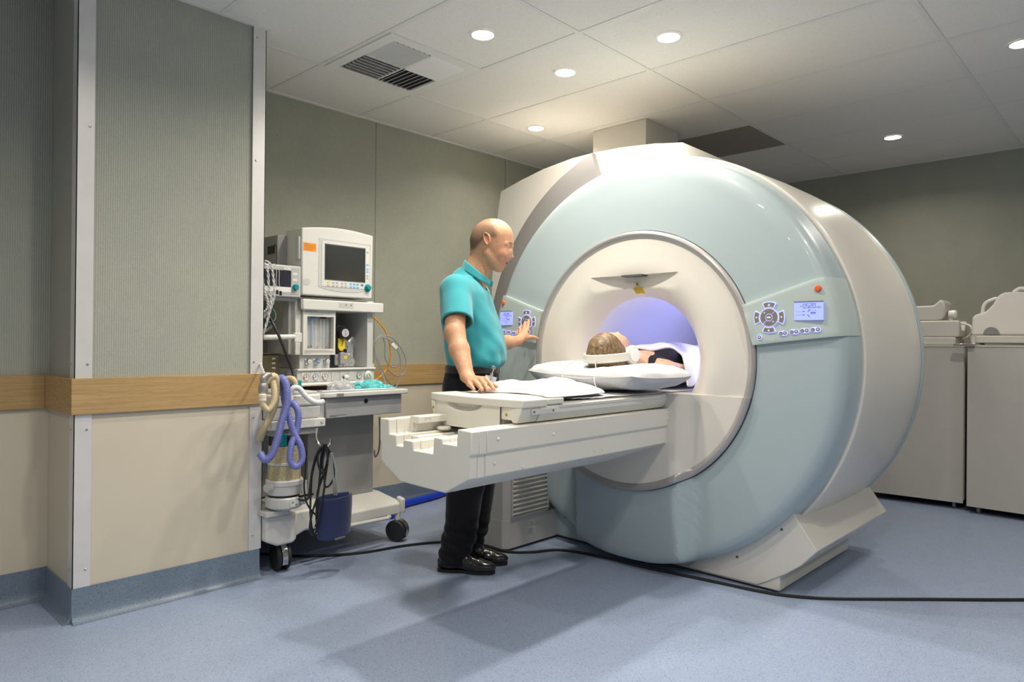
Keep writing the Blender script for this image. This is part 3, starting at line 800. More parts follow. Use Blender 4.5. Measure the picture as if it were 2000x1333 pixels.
# crumpled folded sheet at the table end
bm = BM()
OUT = [(2.02,2.10),(2.10,1.96),(2.06,1.80),(2.02,1.715),(2.16,1.70),(2.34,1.72),(2.44,1.76),(2.56,1.96),(2.60,2.19),(2.35,2.20),(2.15,2.19)]
CO = cr([(a, b, 0) for a, b in OUT], 8, closed=True); cc = Vector((2.32,1.96,0))
def crump(u, v):
    i = u*len(CO); p = CO[int(i) % len(CO)]; q = cc.lerp(p, v)
    hgt = .030*(1-v**3)+.006+.014*fbm(q.x, q.y, 2, 9, 3)*(1-v**4)
    hgt += .016*math.exp(-((q.y-2.10+(q.x-2.1)*.25)/.05)**2)*(1-v**6)
    hgt += .008*math.sin((q.x*22+q.y*14)+2*fbm(q.x,q.y,0,4))*(1-v**3)
    return (q.x, q.y, .893+max(.004, hgt) if v < 1 else .892)
gridsurf(bm, crump, len(CO), 26, closeu=True); bmesh.ops.remove_doubles(bm, verts=bm.verts, dist=1e-5)
tag(obj('folded_sheet', bm, m_cloth, solid=.002, subsurf=1), 'crumpled white folded sheet lying on the end of the patient table', 'sheet')
# pillow
pc = Vector((2.735,1.965,.952)); pr = rad(-9.5); HX, HY = .215, .385
def pill(sgn):
    def f(u, v):
        a, b = 2*u-1, 2*v-1
        k = 1-.065*(1-abs(b)**2.0)*abs(a)**3; k2 = 1-.035*(1-abs(a)**2.0)*abs(b)**3
        X, Y = a*HX*k, b*HY*k2
        e = max(0, 1-abs(a)**3.2)**.56*max(0, 1-abs(b)**4.0)**.56
        top = .066 if sgn > 0 else -.064
        z = top*e
        w = (1-e)*e*4
        z += sgn*w*.0035*math.sin(9*b+5*a+5*fbm(X, Y, 1, 5)) + sgn*e*.006*fbm(X, Y, 3, 7) + sgn*w*.010*max(0, fbm(X*.6+3, Y*2, 2, 12))*(abs(a*b)**.5)
        k3 = 1-.085*abs(a*b)**4; X *= k3; Y *= k3
        qa, qb = 1-abs(a), 1-abs(b); z += sgn*e*.0045*math.sin(15*math.atan2(qb+.001, qa+.001)+2*(a > 0)+(b > 0))*math.exp(-(qa*qa+qb*qb)/.16)
        ed = min(1-abs(a), 1-abs(b)); cn = (abs(a)*abs(b))**3
        z += sgn*.0006*math.sin(60*(b if abs(a) > abs(b) else a)+fbm(X,Y,0,5)*4)*smooth01(0,.12,ed)*smooth01(.4,.12,ed)*.7
        if sgn > 0:   # head hollow
            z -= .040*math.exp(-((X+.02)/.17)**2-((Y+.03)/.15)**2)
        z += .010*cn
        p = Vector((X*cos(pr)-Y*sin(pr), X*sin(pr)+Y*cos(pr), z)) + pc
        p.z = max(p.z, .8835 if sgn < 0 else 0)
        return p
    return f
bm = BM(); gridsurf(bm, pill(1), 72, 110); gridsurf(bm, pill(-1), 72, 110); bmesh.ops.remove_doubles(bm, verts=bm.verts, dist=1e-5)
for v in bm.verts: v.co.z += .0
pw_ = tag(obj('pillow', bm, m_cloth, angle=180), 'plump white pillow under the patient\'s head', 'pillow')
bm = BM(); pp = pill(1); ring = [pp(t/40, 0) for t in range(40)]+[pp(1, t/60) for t in range(60)]+[pp(1-t/40, 1) for t in range(40)]+[pp(0, 1-t/60) for t in range(60)]
tube(bm, ring, .0016, 6, closed=True); obj('seam', bm, m_cloth, pw_)
# clear ear tubes hanging over the pillow edge
m_clear = mat('clear_plastic_tube', (.86,.87,.88), .15, trans=.55, spec=.6)
def clear_tube(pts): 
    bm = BM(); tube(bm, cr(pts, 8), .0022, 8); return obj('air_tube', bm, m_clear)

# ---------------------------------------------------------------- vented box left of the scanner
vb = thing('vented_equipment_cabinet', 'cream equipment cabinet with a louvred side standing behind the man', 'equipment cabinet', (2.8, 2.65, 0))
bm = BM(); P = [(2.625,2.545),(2.65,2.521),(3.056-.09,2.521),(3.056-.09,2.84),(2.625,2.84)]
prism(bm, P, 'z', .012, .845); body_ = obj('housing', bm, M['whitem'], vb, bevel=.004)
bm = BM(); prism(bm, [(2.6245,2.545),(2.6495,2.5205),(3.050,2.5205),(3.050,2.8405),(2.6245,2.8405)], 'z', .012, .165); obj('base_housing', bm, M['whitem'], vb, bevel=.003)
bm = BM(); prism(bm, [(2.595,2.53),(2.61,2.505),(2.885,2.505),(2.89,2.53),(2.89,2.85),(2.595,2.85)], 'z', .848, .868); obj('lid', bm, M['whitem'], vb, bevel=.004)
bm = BM(); prism(bm, [(2.61,2.53),(2.62,2.515),(2.87,2.515),(2.875,2.535),(2.875,2.85),(2.61,2.85)], 'z', .869, .882); obj('lid_pad', bm, M['whitem'], vb, bevel=.005)
bm = BM()
for i in range(26):
    z = .185+i*.0245
    prism(bm, [(2.521,z),(2.507,z+.004),(2.507,z+.009),(2.521,z+.019)], 'x', 2.672, 2.955)
obj('louvre_panel', bm, M['whitem'], vb, smooth=False)
bm = BM(); box(bm, 2.665, 2.962, 2.512, 2.521, .172, .183); box(bm, 2.664, 2.672, 2.508, 2.521, .183, .82); box(bm, 2.955, 2.963, 2.508, 2.521, .183, .82); obj('louvre_frame', bm, M['whitem'], vb)
bm = BM(); box(bm, 2.80, 2.865, 2.5195, 2.5205, .06, .10); box(bm, 2.815, 2.86, 2.5195, 2.5205, .112, .134); lb_ = obj('rating_label', bm, M['lwhite'], vb)
bm = BM()
for i in range(6): box(bm, 2.803, 2.85-(i % 2)*.012, 2.5190, 2.5195, .064+i*.0055, .0665+i*.0055)
for i in range(3): box(bm, 2.818, 2.845, 2.5190, 2.5195, .115+i*.006, .117+i*.006)
obj('label_text', bm, M['lgrey'], lb_)
bm = BM(); box(bm, 3.05, 3.075, 2.50, 2.515, .05, .12); cyl(bm, (3.062,2.5,.09), (0,-1,0), .005, .004, 10); obj('bracket', bm, M['alu'], vb)

# ---------------------------------------------------------------- storage cabinets at right
def cabinet(x, y0, y1, rz, label):
    t = thing('storage_cabinet', label, 'cabinet', (x, y1, 0), 'storage cabinets by the right wall'); 
    D = .60; z0, z1 = .065, 1.132; w = y1-y0
    Mx = Matrix.Translation((x, y1, 0)) @ Matrix.Rotation(rz, 4, 'Z')
    def ob(name, f, m, **k):
        bm = BM(); f(bm); 
        for v in bm.verts: v.co = Mx @ v.co
        return obj(name, bm, m, t, **k)
    ob('body', lambda b: box(b, .021, D, -w, 0, z0, z1-.02), M['cab'])
    ob('door', lambda b: box(b, 0, .019, -w+.004, -.002, z0-.02, z1-.036), M['cab'], bevel=.0015)
    ob('top', lambda b: box(b, -.002, D, -w, 0, z1-.034, z1-.018), M['cab'], bevel=.001)
    ob('plinth', lambda b: box(b, .05, D-.02, -w+.02, -.02, .045, z0), M['cabdark'])
    for yy in (-.06, -w+.06):
        for xx in (.06, D-.06):
            def wheel(b, xx=xx, yy=yy):
                lathe(b, [(0,-.010),(.020,-.010),(.0245,-.005),(.0245,.005),(.020,.010),(0,.010)], 18, axisM((xx, yy, .0245), (0,1,0)))
            c = ob('caster', wheel, M['mgrey'])
    return t
# z1 is tuned so that the top stands at 1.115+.018
cabinet(5.445, 1.002, 1.62, rad(4.5), 'grey-white low storage cabinet at right, the one nearer the scanner')
cabinet(5.425, .375, .978, rad(-1.5), 'grey-white low storage cabinet cut by the right edge of the photo')
bm = BM(); box(bm, 5.395, 5.43, .93, 1.05, 1.116, 1.121); box(bm, 5.392, 5.396, .93, 1.05, 1.104, 1.121)
tag(obj('door_latch', bm, M['steel'], bevel=.001), 'small steel latch plate bridging the gap on top of the two cabinets', 'latch')
# ---------------------------------------------------------------- signed-distance modelling for bodies and clothes
class Field:
    def __init__(s, lo, hi, h):
        s.lo = np.array(lo, float); s.h = h; s.n = np.ceil((np.array(hi)-s.lo)/h).astype(int)+1
        s.ax = [s.lo[i]+h*np.arange(s.n[i]) for i in range(3)]
        s.f = np.full(s.n, .5, np.float32)
    def _sub(s, c0, c1):
        a = np.clip(np.floor((c0-s.lo)/s.h).astype(int), 0, s.n); b = np.clip(np.ceil((c1-s.lo)/s.h).astype(int)+1, 0, s.n)
        if (b <= a).any(): return None, None
        sl = tuple(slice(a[i], b[i]) for i in range(3))
        P = np.stack(np.meshgrid(*[s.ax[i][sl[i]] for i in range(3)], indexing='ij'), -1)
        return sl, P
    def _merge(s, sl, d, k, op):
        cur = s.f[sl]
        if op == 'sub': d = -d; sgn = -1
        else: sgn = 1
        if op == 'add':
            if k > 0:
                hh = np.clip(.5+.5*(cur-d)/k, 0, 1); s.f[sl] = cur*(1-hh)+d*hh-k*hh*(1-hh)
            else: s.f[sl] = np.minimum(cur, d)
        else:
            if k > 0:
                hh = np.clip(.5-.5*(cur-d)/k, 0, 1); s.f[sl] = cur*(1-hh)+d*hh+k*hh*(1-hh)
            else: s.f[sl] = np.maximum(cur, d)
    def cone(s, a, b, ra, rb, k=.01, op='add', flat=None):
        """tapered capsule; flat=(axis vector, factor) thickens (factor>1) along that axis"""
        a, b = np.array(a, float), np.array(b, float); m = max(ra, rb)*(1.6 if flat is not None else 1)+k*1.5+s.h*3
        sl, P = s._sub(np.minimum(a, b)-m, np.maximum(a, b)+m)
        if sl is None: return
        ba = b-a; t = np.clip(((P-a)@ba)/max(1e-12, ba@ba), 0, 1); q = P-a-t[..., None]*ba
        if flat is not None:
            ax = np.array(flat[0], float); ax /= np.linalg.norm(ax); c = q@ax; q = q-ax*(c*(1-1/flat[1]))[..., None]
        s._merge(sl, np.linalg.norm(q, axis=-1)-(ra+(rb-ra)*t), k, op)
    def ell(s, c, r, k=.01, op='add', rot=None):
        c = np.array(c, float); r = np.array(r, float); m = r.max()+k*1.5+s.h*3
        sl, P = s._sub(c-m, c+m)
        if sl is None: return
        q = P-c
        if rot is not None: q = q@np.array(rot)
        k0 = np.linalg.norm(q/r, axis=-1); k1 = np.linalg.norm(q/(r*r), axis=-1)+1e-9
        s._merge(sl, k0*(k0-1)/k1, k, op)
    def plane(s, n, p, k=0):
        """keep the side where (x-p).n < 0"""
        n = np.array(n, float); n /= np.linalg.norm(n); P = np.stack(np.meshgrid(*s.ax, indexing='ij'), -1)
        s._merge(tuple(slice(0, x) for x in s.n), -((P-np.array(p))@n), k, 'sub')
    def loft(s, zs, cs, hf, hr, k=.01, op='add', rc=None, pw=2.3, caps=True):
        """stack of super-ellipses along z: centre f=cs, r=rc, half sizes hf, hr"""
        zs = np.array(zs, float); o = np.argsort(zs); zs = zs[o]; g = lambda a: np.array(a, float)[o]
        P = np.stack(np.meshgrid(*s.ax, indexing='ij'), -1); Z = s.ax[2]
        def ip(a):
            a = g(a); out = np.interp(Z, zs, a); ker = np.ones(5)/5; pad = np.pad(out, 2, mode='edge'); return np.convolve(pad, ker, 'valid')
        c, a, b = ip(cs), ip(hf), ip(hr); r0 = ip(rc if rc is not None else [0]*len(zs))
        u = np.abs((P[..., 0]-c)/a); v = np.abs((P[..., 1]-r0)/b)
        d = ((u**pw+v**pw)**(1/pw)-1)*np.minimum(a, b)
        if caps: d = np.maximum(d, np.maximum(zs[0]-P[..., 2], P[..., 2]-zs[-1]))
        s._merge(tuple(slice(0, x) for x in s.n), d, k, op)
    def mesh(s):
        f = s.f; nx, ny, nz = f.shape; sg = f < 0
        cell = np.zeros((nx-1, ny-1, nz-1), np.int8); acc = np.zeros((nx-1, ny-1, nz-1, 3), np.float32); cnt = np.zeros((nx-1, ny-1, nz-1), np.float32)
        for ax in range(3):
            A = [slice(None)]*3; B = [slice(None)]*3; A[ax] = slice(0, -1); B[ax] = slice(1, None)
            fa, fb = f[tuple(A)], f[tuple(B)]; cr_ = (fa < 0) != (fb < 0)
            t = np.where(cr_, fa/np.where(cr_, fa-fb, 1), 0)
            o1, o2 = [i for i in range(3) if i != ax]
            for d1 in (0, 1):
                for d2 in (0, 1):
                    sl = [slice(None)]*3; sl[o1] = slice(d1, f.shape[o1]-1+d1); sl[o2] = slice(d2, f.shape[o2]-1+d2)
                    m = cr_[tuple(sl)].astype(np.float32); tt = t[tuple(sl)]
                    cnt += m; acc[..., ax] += m*tt; acc[..., o1] += m*d1; acc[..., o2] += m*d2
        idx = -np.ones(cnt.shape, np.int64); on = cnt > 0; idx[on] = np.arange(on.sum())
        ijk = np.argwhere(on); V_ = s.lo+s.h*(ijk+acc[on]/cnt[on][:, None])
        F_ = []
        for ax in range(3):
            A = [slice(None)]*3; B = [slice(None)]*3; A[ax] = slice(0, -1); B[ax] = slice(1, None)
            fa, fb = f[tuple(A)] < 0, f[tuple(B)] < 0; o1, o2 = [(1,2),(2,0),(0,1)][ax]
            cr_ = fa != fb; e = np.argwhere(cr_); inn = fa[cr_]
            ok = (e[:, o1] > 0) & (e[:, o2] > 0) & (e[:, o1] < f.shape[o1]-1) & (e[:, o2] < f.shape[o2]-1); e = e[ok]; inn = inn[ok]
            def g(a, b): q = e.copy(); q[:, o1] -= a; q[:, o2] -= b; return idx[q[:, 0], q[:, 1], q[:, 2]]
            q = np.stack([g(1,1), g(0,1), g(0,0), g(1,0)], 1); q[~inn] = q[~inn][:, ::-1]; F_.append(q)
        return V_, np.concatenate(F_)

def lap(V_, F_, it=2, lam=.5):
    E = np.concatenate([F_[:, [0,1]], F_[:, [1,2]], F_[:, [2,3]], F_[:, [3,0]]]); E = np.concatenate([E, E[:, ::-1]])
    deg = np.bincount(E[:, 0], minlength=len(V_)).astype(float)[:, None]
    for _ in range(it):
        s_ = np.stack([np.bincount(E[:, 0], weights=V_[E[:, 1], i], minlength=len(V_)) for i in range(3)], 1)
        V_ = V_+lam*(s_/np.maximum(deg, 1)-V_)
    return V_
def joinm(parts):
    vs, fs, o = [], [], 0
    for v, f in parts: vs.append(v); fs.append(f+o); o += len(v)
    return np.concatenate(vs), np.concatenate(fs)
def vcol(o, cols):
    a = o.data.color_attributes.new('tint', 'FLOAT_COLOR', 'POINT'); c = np.ones((len(cols), 4), 'f'); c[:, :3] = cols; a.data.foreach_set('color', c.ravel())
def m_skin(name, rough=.48, sss=.12, bump=.12):
    m = mat(name, (.6,.35,.25), rough, spec=.4, sss=sss); g = G(m); at = g.n('Attribute', attribute_name='tint')
    tc = g.n('TexCoord'); n = g.noise(tc.outputs['Object'], 90, 3); n2 = g.noise(tc.outputs['Object'], 700, 2)
    c = g.mix(.35, at.outputs['Color'], g.ramp(n, [(.3, (.55,.42,.38)), (.7, (1,1,1))]), 'MULTIPLY')
    g.l(c, g.b.inputs['Base Color']); g.bump(n2, bump, .001); return m
def blob(P, c, r):
    return np.exp(-(((P-np.array(c))/np.array(r))**2).sum(-1))
def mixc(A, B, w): return A*(1-w[:, None])+np.array(B)*w[:, None]

_r = np.array([.6868,-.7268,.0066])   # sideways direction of the hands

# ================================================================= standing man
MO = np.array([2.36, 2.50, 0.0]); MF = np.array([.574,-.819,0]); MF /= np.linalg.norm(MF); MR = np.array([MF[1], -MF[0], 0]); MZ = np.array([0,0,1.])
def loc(p): q = np.array(p)-MO; return np.array([q@MF, q@MR, q[2]])
def wor(V_): return MO+V_[:, :1]*MF+V_[:, 1:2]*MR+V_[:, 2:3]*MZ
def hx(px): return .091+(px-961)*.00255
def hz(py): return 1.706-(py-428.5)*.00252
YH = .012    # lateral offset of head
def head(F):
    r = lambda a: a+YH
    F.cone((.045,YH,1.535), (.004,.008,1.415), .055, .062, .02)
    F.cone((.004,.008,1.415), (-.03,.01,1.33), .062, .09, .03)
    F.ell((.096,YH,1.616), (.103,.078,.091), .01)
    F.ell((.060,YH,1.585), (.068,.068,.062), .03)
    F.ell((.128,YH,1.548), (.070,.062,.072), .03)
    F.ell((.112,YH,1.500), (.052,.050,.046), .025)
    F.ell((.132,YH,1.463), (.021,.024,.019), .018)
    for s in (-1, 1):
        F.cone((.076,r(s*.060),1.535), (.126,r(s*.026),1.466), .014, .013, .018)
        F.ell((.150,r(s*.040),1.528), (.026,.020,.022), .018)
        F.cone((.186,r(s*.012),1.577), (.172,r(s*.044),1.576), .0095, .009, .012)
        F.ell((.196,r(s*.033),1.560), (.013,.015,.010), .010, 'sub')
        F.ell((.1735,r(s*.0315),1.5585), (.0125,.0135,.0125), .0015)
        F.cone((.186,r(s*.020),1.5665), (.178,r(s*.044),1.5665), .0035, .0030, .004)
        F.cone((.184,r(s*.022),1.5500), (.176,r(s*.042),1.5510), .0030, .0030, .004)
    F.ell((.207,YH,1.5555), (.0085,.030,.0085), .010, 'sub')
    F.cone((.1865,YH,1.560), (.1905,YH,1.524), .0068, .0088, .007)
    F.ell((.1935,YH,1.5185), (.0095,.0090,.0085), .005)
    for s in (-1, 1):
        F.ell((.181,r(s*.0115),1.514), (.010,.0065,.0075), .005)
        F.ell((.186,r(s*.006),1.5075), (.004,.003,.003), .002, 'sub')
    F.cone((.168,YH-.008,1.4985), (.168,YH+.008,1.4985), .0062, .0062, .005)
    for s in (-1, 1): F.cone((.168,YH,1.4990), (.1505,r(s*.026),1.5000), .0058, .0032, .004); F.cone((.1605,YH,1.4800), (.1480,r(s*.024),1.4935), .0075, .0035, .005)
    F.cone((.168,YH-.012,1.4895), (.168,YH+.012,1.4895), .0046, .0046, .0015, 'sub')
    for s in (-1, 1):
        F.cone((.166,r(s*.012),1.4898), (.1520,r(s*.028),1.4972), .0046, .0028, .0015, 'sub')
    F.cone((.1555,YH-.016,1.4910), (.1555,YH+.016,1.4910), .0052, .0052, .001)
    for s in (-1, 1):
        ca, sa = cos(.22), sin(.22); R_ = [[ca,0,sa],[0,1,0],[-sa,0,ca]]
        F.ell((.083,r(s*.0785),1.594), (.0150,.0050,.0270), .006, rot=R_)
        pr_ = None
        for k in range(15):
            t = rad(-58+k*21.5); u_r = 1.0 if t < 2.6 else .82
            q_ = (.0145*cos(t)*u_r, .0275*math.sin(t)); c_ = (.0825+q_[0]*cos(.22)-q_[1]*math.sin(.22)*1.0, r(s*(.0850-.002*cos(t))), 1.5965+q_[0]*math.sin(.22)*0+q_[1])
            if pr_ is not None: F.cone(pr_, c_, .0036, .0036, .003)
            pr_ = c_
        F.ell((.0835,r(s*.0835),1.5705), (.0070,.0045,.0075), .004)
        F.ell((.0880,r(s*.0860),1.5930), (.0065,.0060,.0095), .003, 'sub')
        F.cone((.0965,r(s*.081),1.587), (.0965,r(s*.081),1.594), .0042, .0042, .004)
HAND_R = dict(
 pinky=[(0.1012,0.5481,0.9265),(0.1178,0.5811,0.9183),(0.1328,0.6071,0.9092)], ring=[(0.1248,0.5477,0.9354),(0.1467,0.5819,0.9241),(0.1664,0.6123,0.9091)],
 mid=[(0.1481,0.5463,0.9431),(0.1713,0.5833,0.9277),(0.1896,0.6129,0.9096)], index=[(0.1693,0.5452,0.9476),(0.1929,0.5801,0.9321),(0.2137,0.6073,0.9114)])
def arms(F):
    # right arm: rests on the table
    sh, el, wr_ = (-.045,.185,1.35), (-0.0102,0.3427,1.1381), (0.0759,0.4711,0.9542)
    F.cone(sh, el, .054, .045, .02)
    F.cone(el, (0.0206,0.3885,1.0660), .0455, .0425, .015); F.cone((0.0206,0.3885,1.0660), wr_, .0425, .0265, .015, flat=(_r,1.12))
    F.ell((-0.0419,0.3221,1.1313), (.022,.022,.022), .02)
    F.cone(wr_, (0.1044,0.5224,0.9358), .026, .022, .012, flat=(_r,1.25))
    for nm in ('pinky','ring','mid','index'):
        p = HAND_R[nm]
        F.cone((0.0950,0.4986,0.9429), p[0], .017, .0125, .010)
        F.cone(p[0], p[1], .0118 if nm != 'pinky' else .0105, .0098 if nm != 'pinky' else .0088, .004)
        F.cone(p[1], p[2], .0098 if nm != 'pinky' else .0088, .0078 if nm != 'pinky' else .007, .003)
    F.cone((0.1005,0.4927,0.9384), (0.1660,0.5032,0.9315), .016, .0115, .008); F.cone((0.1660,0.5032,0.9315), (0.1937,0.5244,0.9268), .0115, .0098, .003); F.cone((0.1937,0.5244,0.9268), (0.2129,0.5418,0.9187), .0098, .008, .003)
    # left arm: reaches to the panel
    sh, el, wr_ = (-.02,-.165,1.35), (0.0717,-0.0990,1.1036), (0.1765,-0.3419,1.1093)
    F.cone(sh, el, .054, .043, .02); F.cone(el, (0.1406,-0.2305,1.1018), .042, .0365, .012); F.cone((0.1406,-0.2305,1.1018), wr_, .0365, .0265, .012)
    F.cone(wr_, (0.2018,-0.4012,1.1391), .025, .027, .012)
    L_ = dict(index=[(0.2151,-0.4384,1.1735),(0.2169,-0.4790,1.2057),(0.2169,-0.5012,1.2278)], mid=[(0.1963,-0.4306,1.1675),(0.1963,-0.4730,1.1940),(0.1962,-0.5012,1.2148)],
              ring=[(0.1797,-0.4282,1.1561),(0.1713,-0.4673,1.1780),(0.1756,-0.4983,1.1945)], pinky=[(0.1693,-0.4217,1.1391),(0.1588,-0.4554,1.1564),(0.1574,-0.4855,1.1697)])
    for nm, q in L_.items():
        p = q; k = .9 if nm == 'pinky' else 1
        F.cone((0.1949,-0.3901,1.1305), p[0], .018, .0125*k, .010); F.cone(p[0], p[1], .0112*k, .0098*k, .003); F.cone(p[1], p[2], .0098*k, .0078*k, .003)
    F.cone((0.2011,-0.3859,1.1250), (0.2351,-0.4061,1.1324), .017, .0125, .008); F.cone((0.2351,-0.4061,1.1324), (0.2566,-0.4396,1.1287), .0115, .0105, .003); F.cone((0.2566,-0.4396,1.1287), (0.2712,-0.4620,1.1239), .0105, .0082, .003)
def chunk(lo, hi, h, fns, sm=1):
    F = Field(lo, hi, h)
    for f in fns: f(F)
    v, q = F.mesh(); return lap(v, q, sm), q
def core(F):
    F.loft([.55,.85,.95,1.1,1.25,1.34,1.38], [0,0,.01,.01,-.015,-.03,-.035], [.08,.10,.11,.115,.11,.10,.06], [.13,.15,.145,.14,.15,.16,.10], .01, rc=[.02]*7)
    F.cone((-.03,.185,1.345), (-.03,-.165,1.345), .045, .045, .03)
    for s, y, df in ((1,.10,0),(-1,-.045,.035)):
        F.cone((.0,.02+s*.07,.88), (-.005+df,y,.48), .082, .056, .02); F.cone((-.005+df,y,.48), (-.06+df,y,.09), .055, .04, .01); F.cone((-.075+df,y,.055), (.06+df,y,.035), .035, .028, .01)
parts = [chunk((-.05,-.13,1.34), (.24,.15,1.74), .0024, [head, core])]
parts.append(chunk((-.12,.16,.86), (.27,.68,1.26), .0028, [arms]))
parts.append(chunk((.10,-.62,1.00), (.52,-.10,1.32), .0028, [arms]))
parts.append(chunk((-.16,-.24,.02), (.2,.26,1.42), .008, [core, head, arms], 2))
v, q = joinm(parts)
P = v
sk = np.tile(np.array([.56,.315,.185]), (len(P), 1))
sk = mixc(sk, (.60,.27,.19), np.clip(blob(P,(.150,.055+YH,1.53),(.03,.03,.03))*.5+blob(P,(.150,-.055+YH,1.53),(.03,.03,.03))*.5,0,1))
sk = mixc(sk, (.60,.25,.16), np.clip(sum(blob(P,(.083,s*.085+YH,1.595),(.03,.012,.035)) for s in (-1,1))*.7,0,1))
sk = mixc(sk, (.60,.27,.18), np.clip(blob(P,(.192,YH,1.518),(.012,.014,.012))*.6,0,1))
for s in (-1, 1):
    sk = mixc(sk, (.11,.06,.035), np.clip(2.2*blob(P,(.188,s*.024+YH,1.5815),(.014,.020,.0042)),0,1)*.85)
    sk = mixc(sk, (.10,.07,.05), (np.clip(3*blob(P,(.187,s*.0310+YH,1.5562),(.009,.0085,.0020))-.6,0,.85)))
    sk = mixc(sk, (.08,.04,.03), np.clip(2*blob(P,(.186,s*.032+YH,1.5592),(.009,.013,.0017))-.3,0,.9))
sk = mixc(sk, (.50,.16,.12), np.clip(1.6*(blob(P,(.168,YH,1.4985),(.012,.020,.0034))+blob(P,(.161,YH,1.4800),(.012,.018,.0048))),0,1)*.8)
sk = mixc(sk, (.75,.72,.66), np.clip(4*blob(P,(.157,YH,1.4905),(.0065,.018,.0040))-1.2,0,1))
sk = mixc(sk, (.36,.25,.18), np.clip(.9*(blob(P,(.135,YH,1.468),(.03,.045,.022))+blob(P,(.10,YH+.05,1.485),(.03,.02,.03))+blob(P,(.10,YH-.05,1.485),(.03,.02,.03))),0,1)*.30)
# shaved stubble scalp
f_, r__, z_ = P[:, 0], P[:, 1]-YH, P[:, 2]
W = wor(P)
def stub(f, z):
    sg = lambda t: 1/(1+np.exp(-np.clip(t, -40, 40)))
    fb = .128-.38*np.clip(z-1.625, 0, 1); zb = 1.553+np.clip(f-.018, 0, .055)*.95
    return sg((fb-f)/.006)*sg((z-zb)/.005)*(1-.60*np.clip((z-1.61)/.07, 0, 1))*np.where((f > -.05) & (z > 1.52), 1, 0)
hf = stub(f_, z_)
fing = [q[2] for q in HAND_R.values()]
for c in fing: sk = mixc(sk, (.68,.36,.28), np.clip(blob(P, c, (.012,.012,.012)),0,1)*.6)
sk = mixc(sk, (.22,.15,.10), hf*.45)
man = thing('standing_man', 'man with a shaved head in turquoise polo shirt and black trousers touching the panel', 'person', tuple(MO))
M['skin'] = m_skin('skin')
b_ = npobj('body', W, q, M['skin'], man); vcol(b_, sk)
# stubble hair shell
F = Field((-.02,-.09,1.53), (.15,.12,1.73), .0024); head(F); F.f -= .0012
for s_ in (-1, 1): F.ell((.084,YH+s_*.088,1.590), (.024,.020,.036), .003, 'sub')
F.plane((0,0,-1), (0,0,1.545)); F.plane((1,0,0), (.140,0,1.60), .002)
F2 = Field((-.02,-.09,1.53), (.15,.12,1.73), .0024); head(F2); F2.f += .003; F.f = np.maximum(F.f, -F2.f)
v, q = F.mesh(); v = lap(v, q, 1)
m_stub = mat('shaved_stubble', (.20,.14,.09), .8, spec=.2); g = G(m_stub); tc = g.n('TexCoord'); n1 = g.noise(tc.outputs['Object'], 700, 2, .8)
g.l(g.ramp(n1, [(.35, (.10,.065,.04)), (.65, (.30,.21,.15))]), g.b.inputs['Base Color'])
at_ = g.n('Attribute', attribute_name='tint'); sp_ = g.n('SeparateColor'); g.l(at_.outputs['Color'], sp_.inputs[0])
g.l(g.math('MULTIPLY', sp_.outputs[0], g.ramp(n1, [(.42, (1,1,1)), (.60, (.30,.30,.30))])), g.b.inputs['Alpha'])
hr_ = npobj('hair', wor(v), q, m_stub, man); hd = np.clip(stub(v[:, 0], v[:, 2])*1.0, 0, 1); vcol(hr_, np.stack([hd]*3, 1))
# polo shirt
def wrinkle(P, amp, seed=0):
    x, y, z = P[..., 0], P[..., 1], P[..., 2]
    a = np.sin(38*z+9*np.sin(7*x+3*y+seed)+22*x)*np.sin(11*y+6*x+seed)+.6*np.sin(26*x-44*z+5*np.sin(13*y))
    b = .5*np.sin(70*z+40*x+3*np.sin(20*y+seed)); return amp*(a+b*.6)
F = Field((-.20,-.27,.93), (.22,.42,1.47), .004)
F.loft([.970,.985,1.01,1.06,1.12,1.17,1.25,1.34,1.385,1.41], [.010,.018,.024,.022,.010,.000,-.018,-.034,-.035,-.03], [.112,.130,.145,.148,.146,.142,.134,.118,.085,.045], [.150,.165,.172,.172,.170,.172,.180,.188,.165,.105], .012, rc=[.015]*10)
F.cone((-.045,.185,1.345), (-.02,-.165,1.345), .058, .058, .05)
F.cone((-.02,.01,1.40), (.0,.01,1.43), .088, .074, .03)
SA, SE = np.array((-.045,.185,1.345)), np.array((-0.0072,0.3020,1.1918)); SD = (SE-SA)/np.linalg.norm(SE-SA)
F.cone(SA, SE+SD*.03, .070, .0725, .03)
F.cone((-.02,-.160,1.345), (.03,-.215,1.20), .068, .062, .03)
Pg = np.stack(np.meshgrid(*F.ax, indexing='ij'), -1); w_ = np.clip((1.40-Pg[..., 2])/.1, 0, 1)*(.4+.6*np.clip((1.25-Pg[..., 2])/.2, 0, 1))
F.f += (wrinkle(Pg, .0036)*w_).astype(np.float32)
# folds running from the front shoulder down
for a, b, r in (((.03,.13,1.26),(.078,.158,1.02),.008),((.06,.10,1.18),(.135,.115,1.0),.008),((.03,.13,1.30),(.00,.150,1.10),.008),((-.10,.10,1.24),(-.07,.15,1.02),.008)):
    F.cone(a, b, r, r+.003, .035)
sl, Pq = F._sub(np.array([-.2,.15,.95]), np.array([.22,.42,1.30]))
n_ = SD+np.array([-.10,0,0]); n_ /= np.linalg.norm(n_); dd = (Pq-SE)@n_; rad_ = np.linalg.norm((Pq-SA)-((Pq-SA)@SD)[..., None]*SD, axis=-1)
F.f[sl] = np.maximum(F.f[sl], np.minimum(dd, .085-rad_))
F.cone(SE-SD*.03, SE+SD*.08, .0615, .0615, 0, 'sub')      # sleeve hollow
sl, Pq = F._sub(np.array([-.2,-.3,.95]), np.array([.22,-.165,1.25])); F.f[sl] = np.maximum(F.f[sl], np.minimum((1.20-Pq[..., 2]), (-.180-Pq[..., 1])))
F.cone((.045,YH,1.54), (.018,.010,1.40), .0585, .066, .002, 'sub')      # neck hole
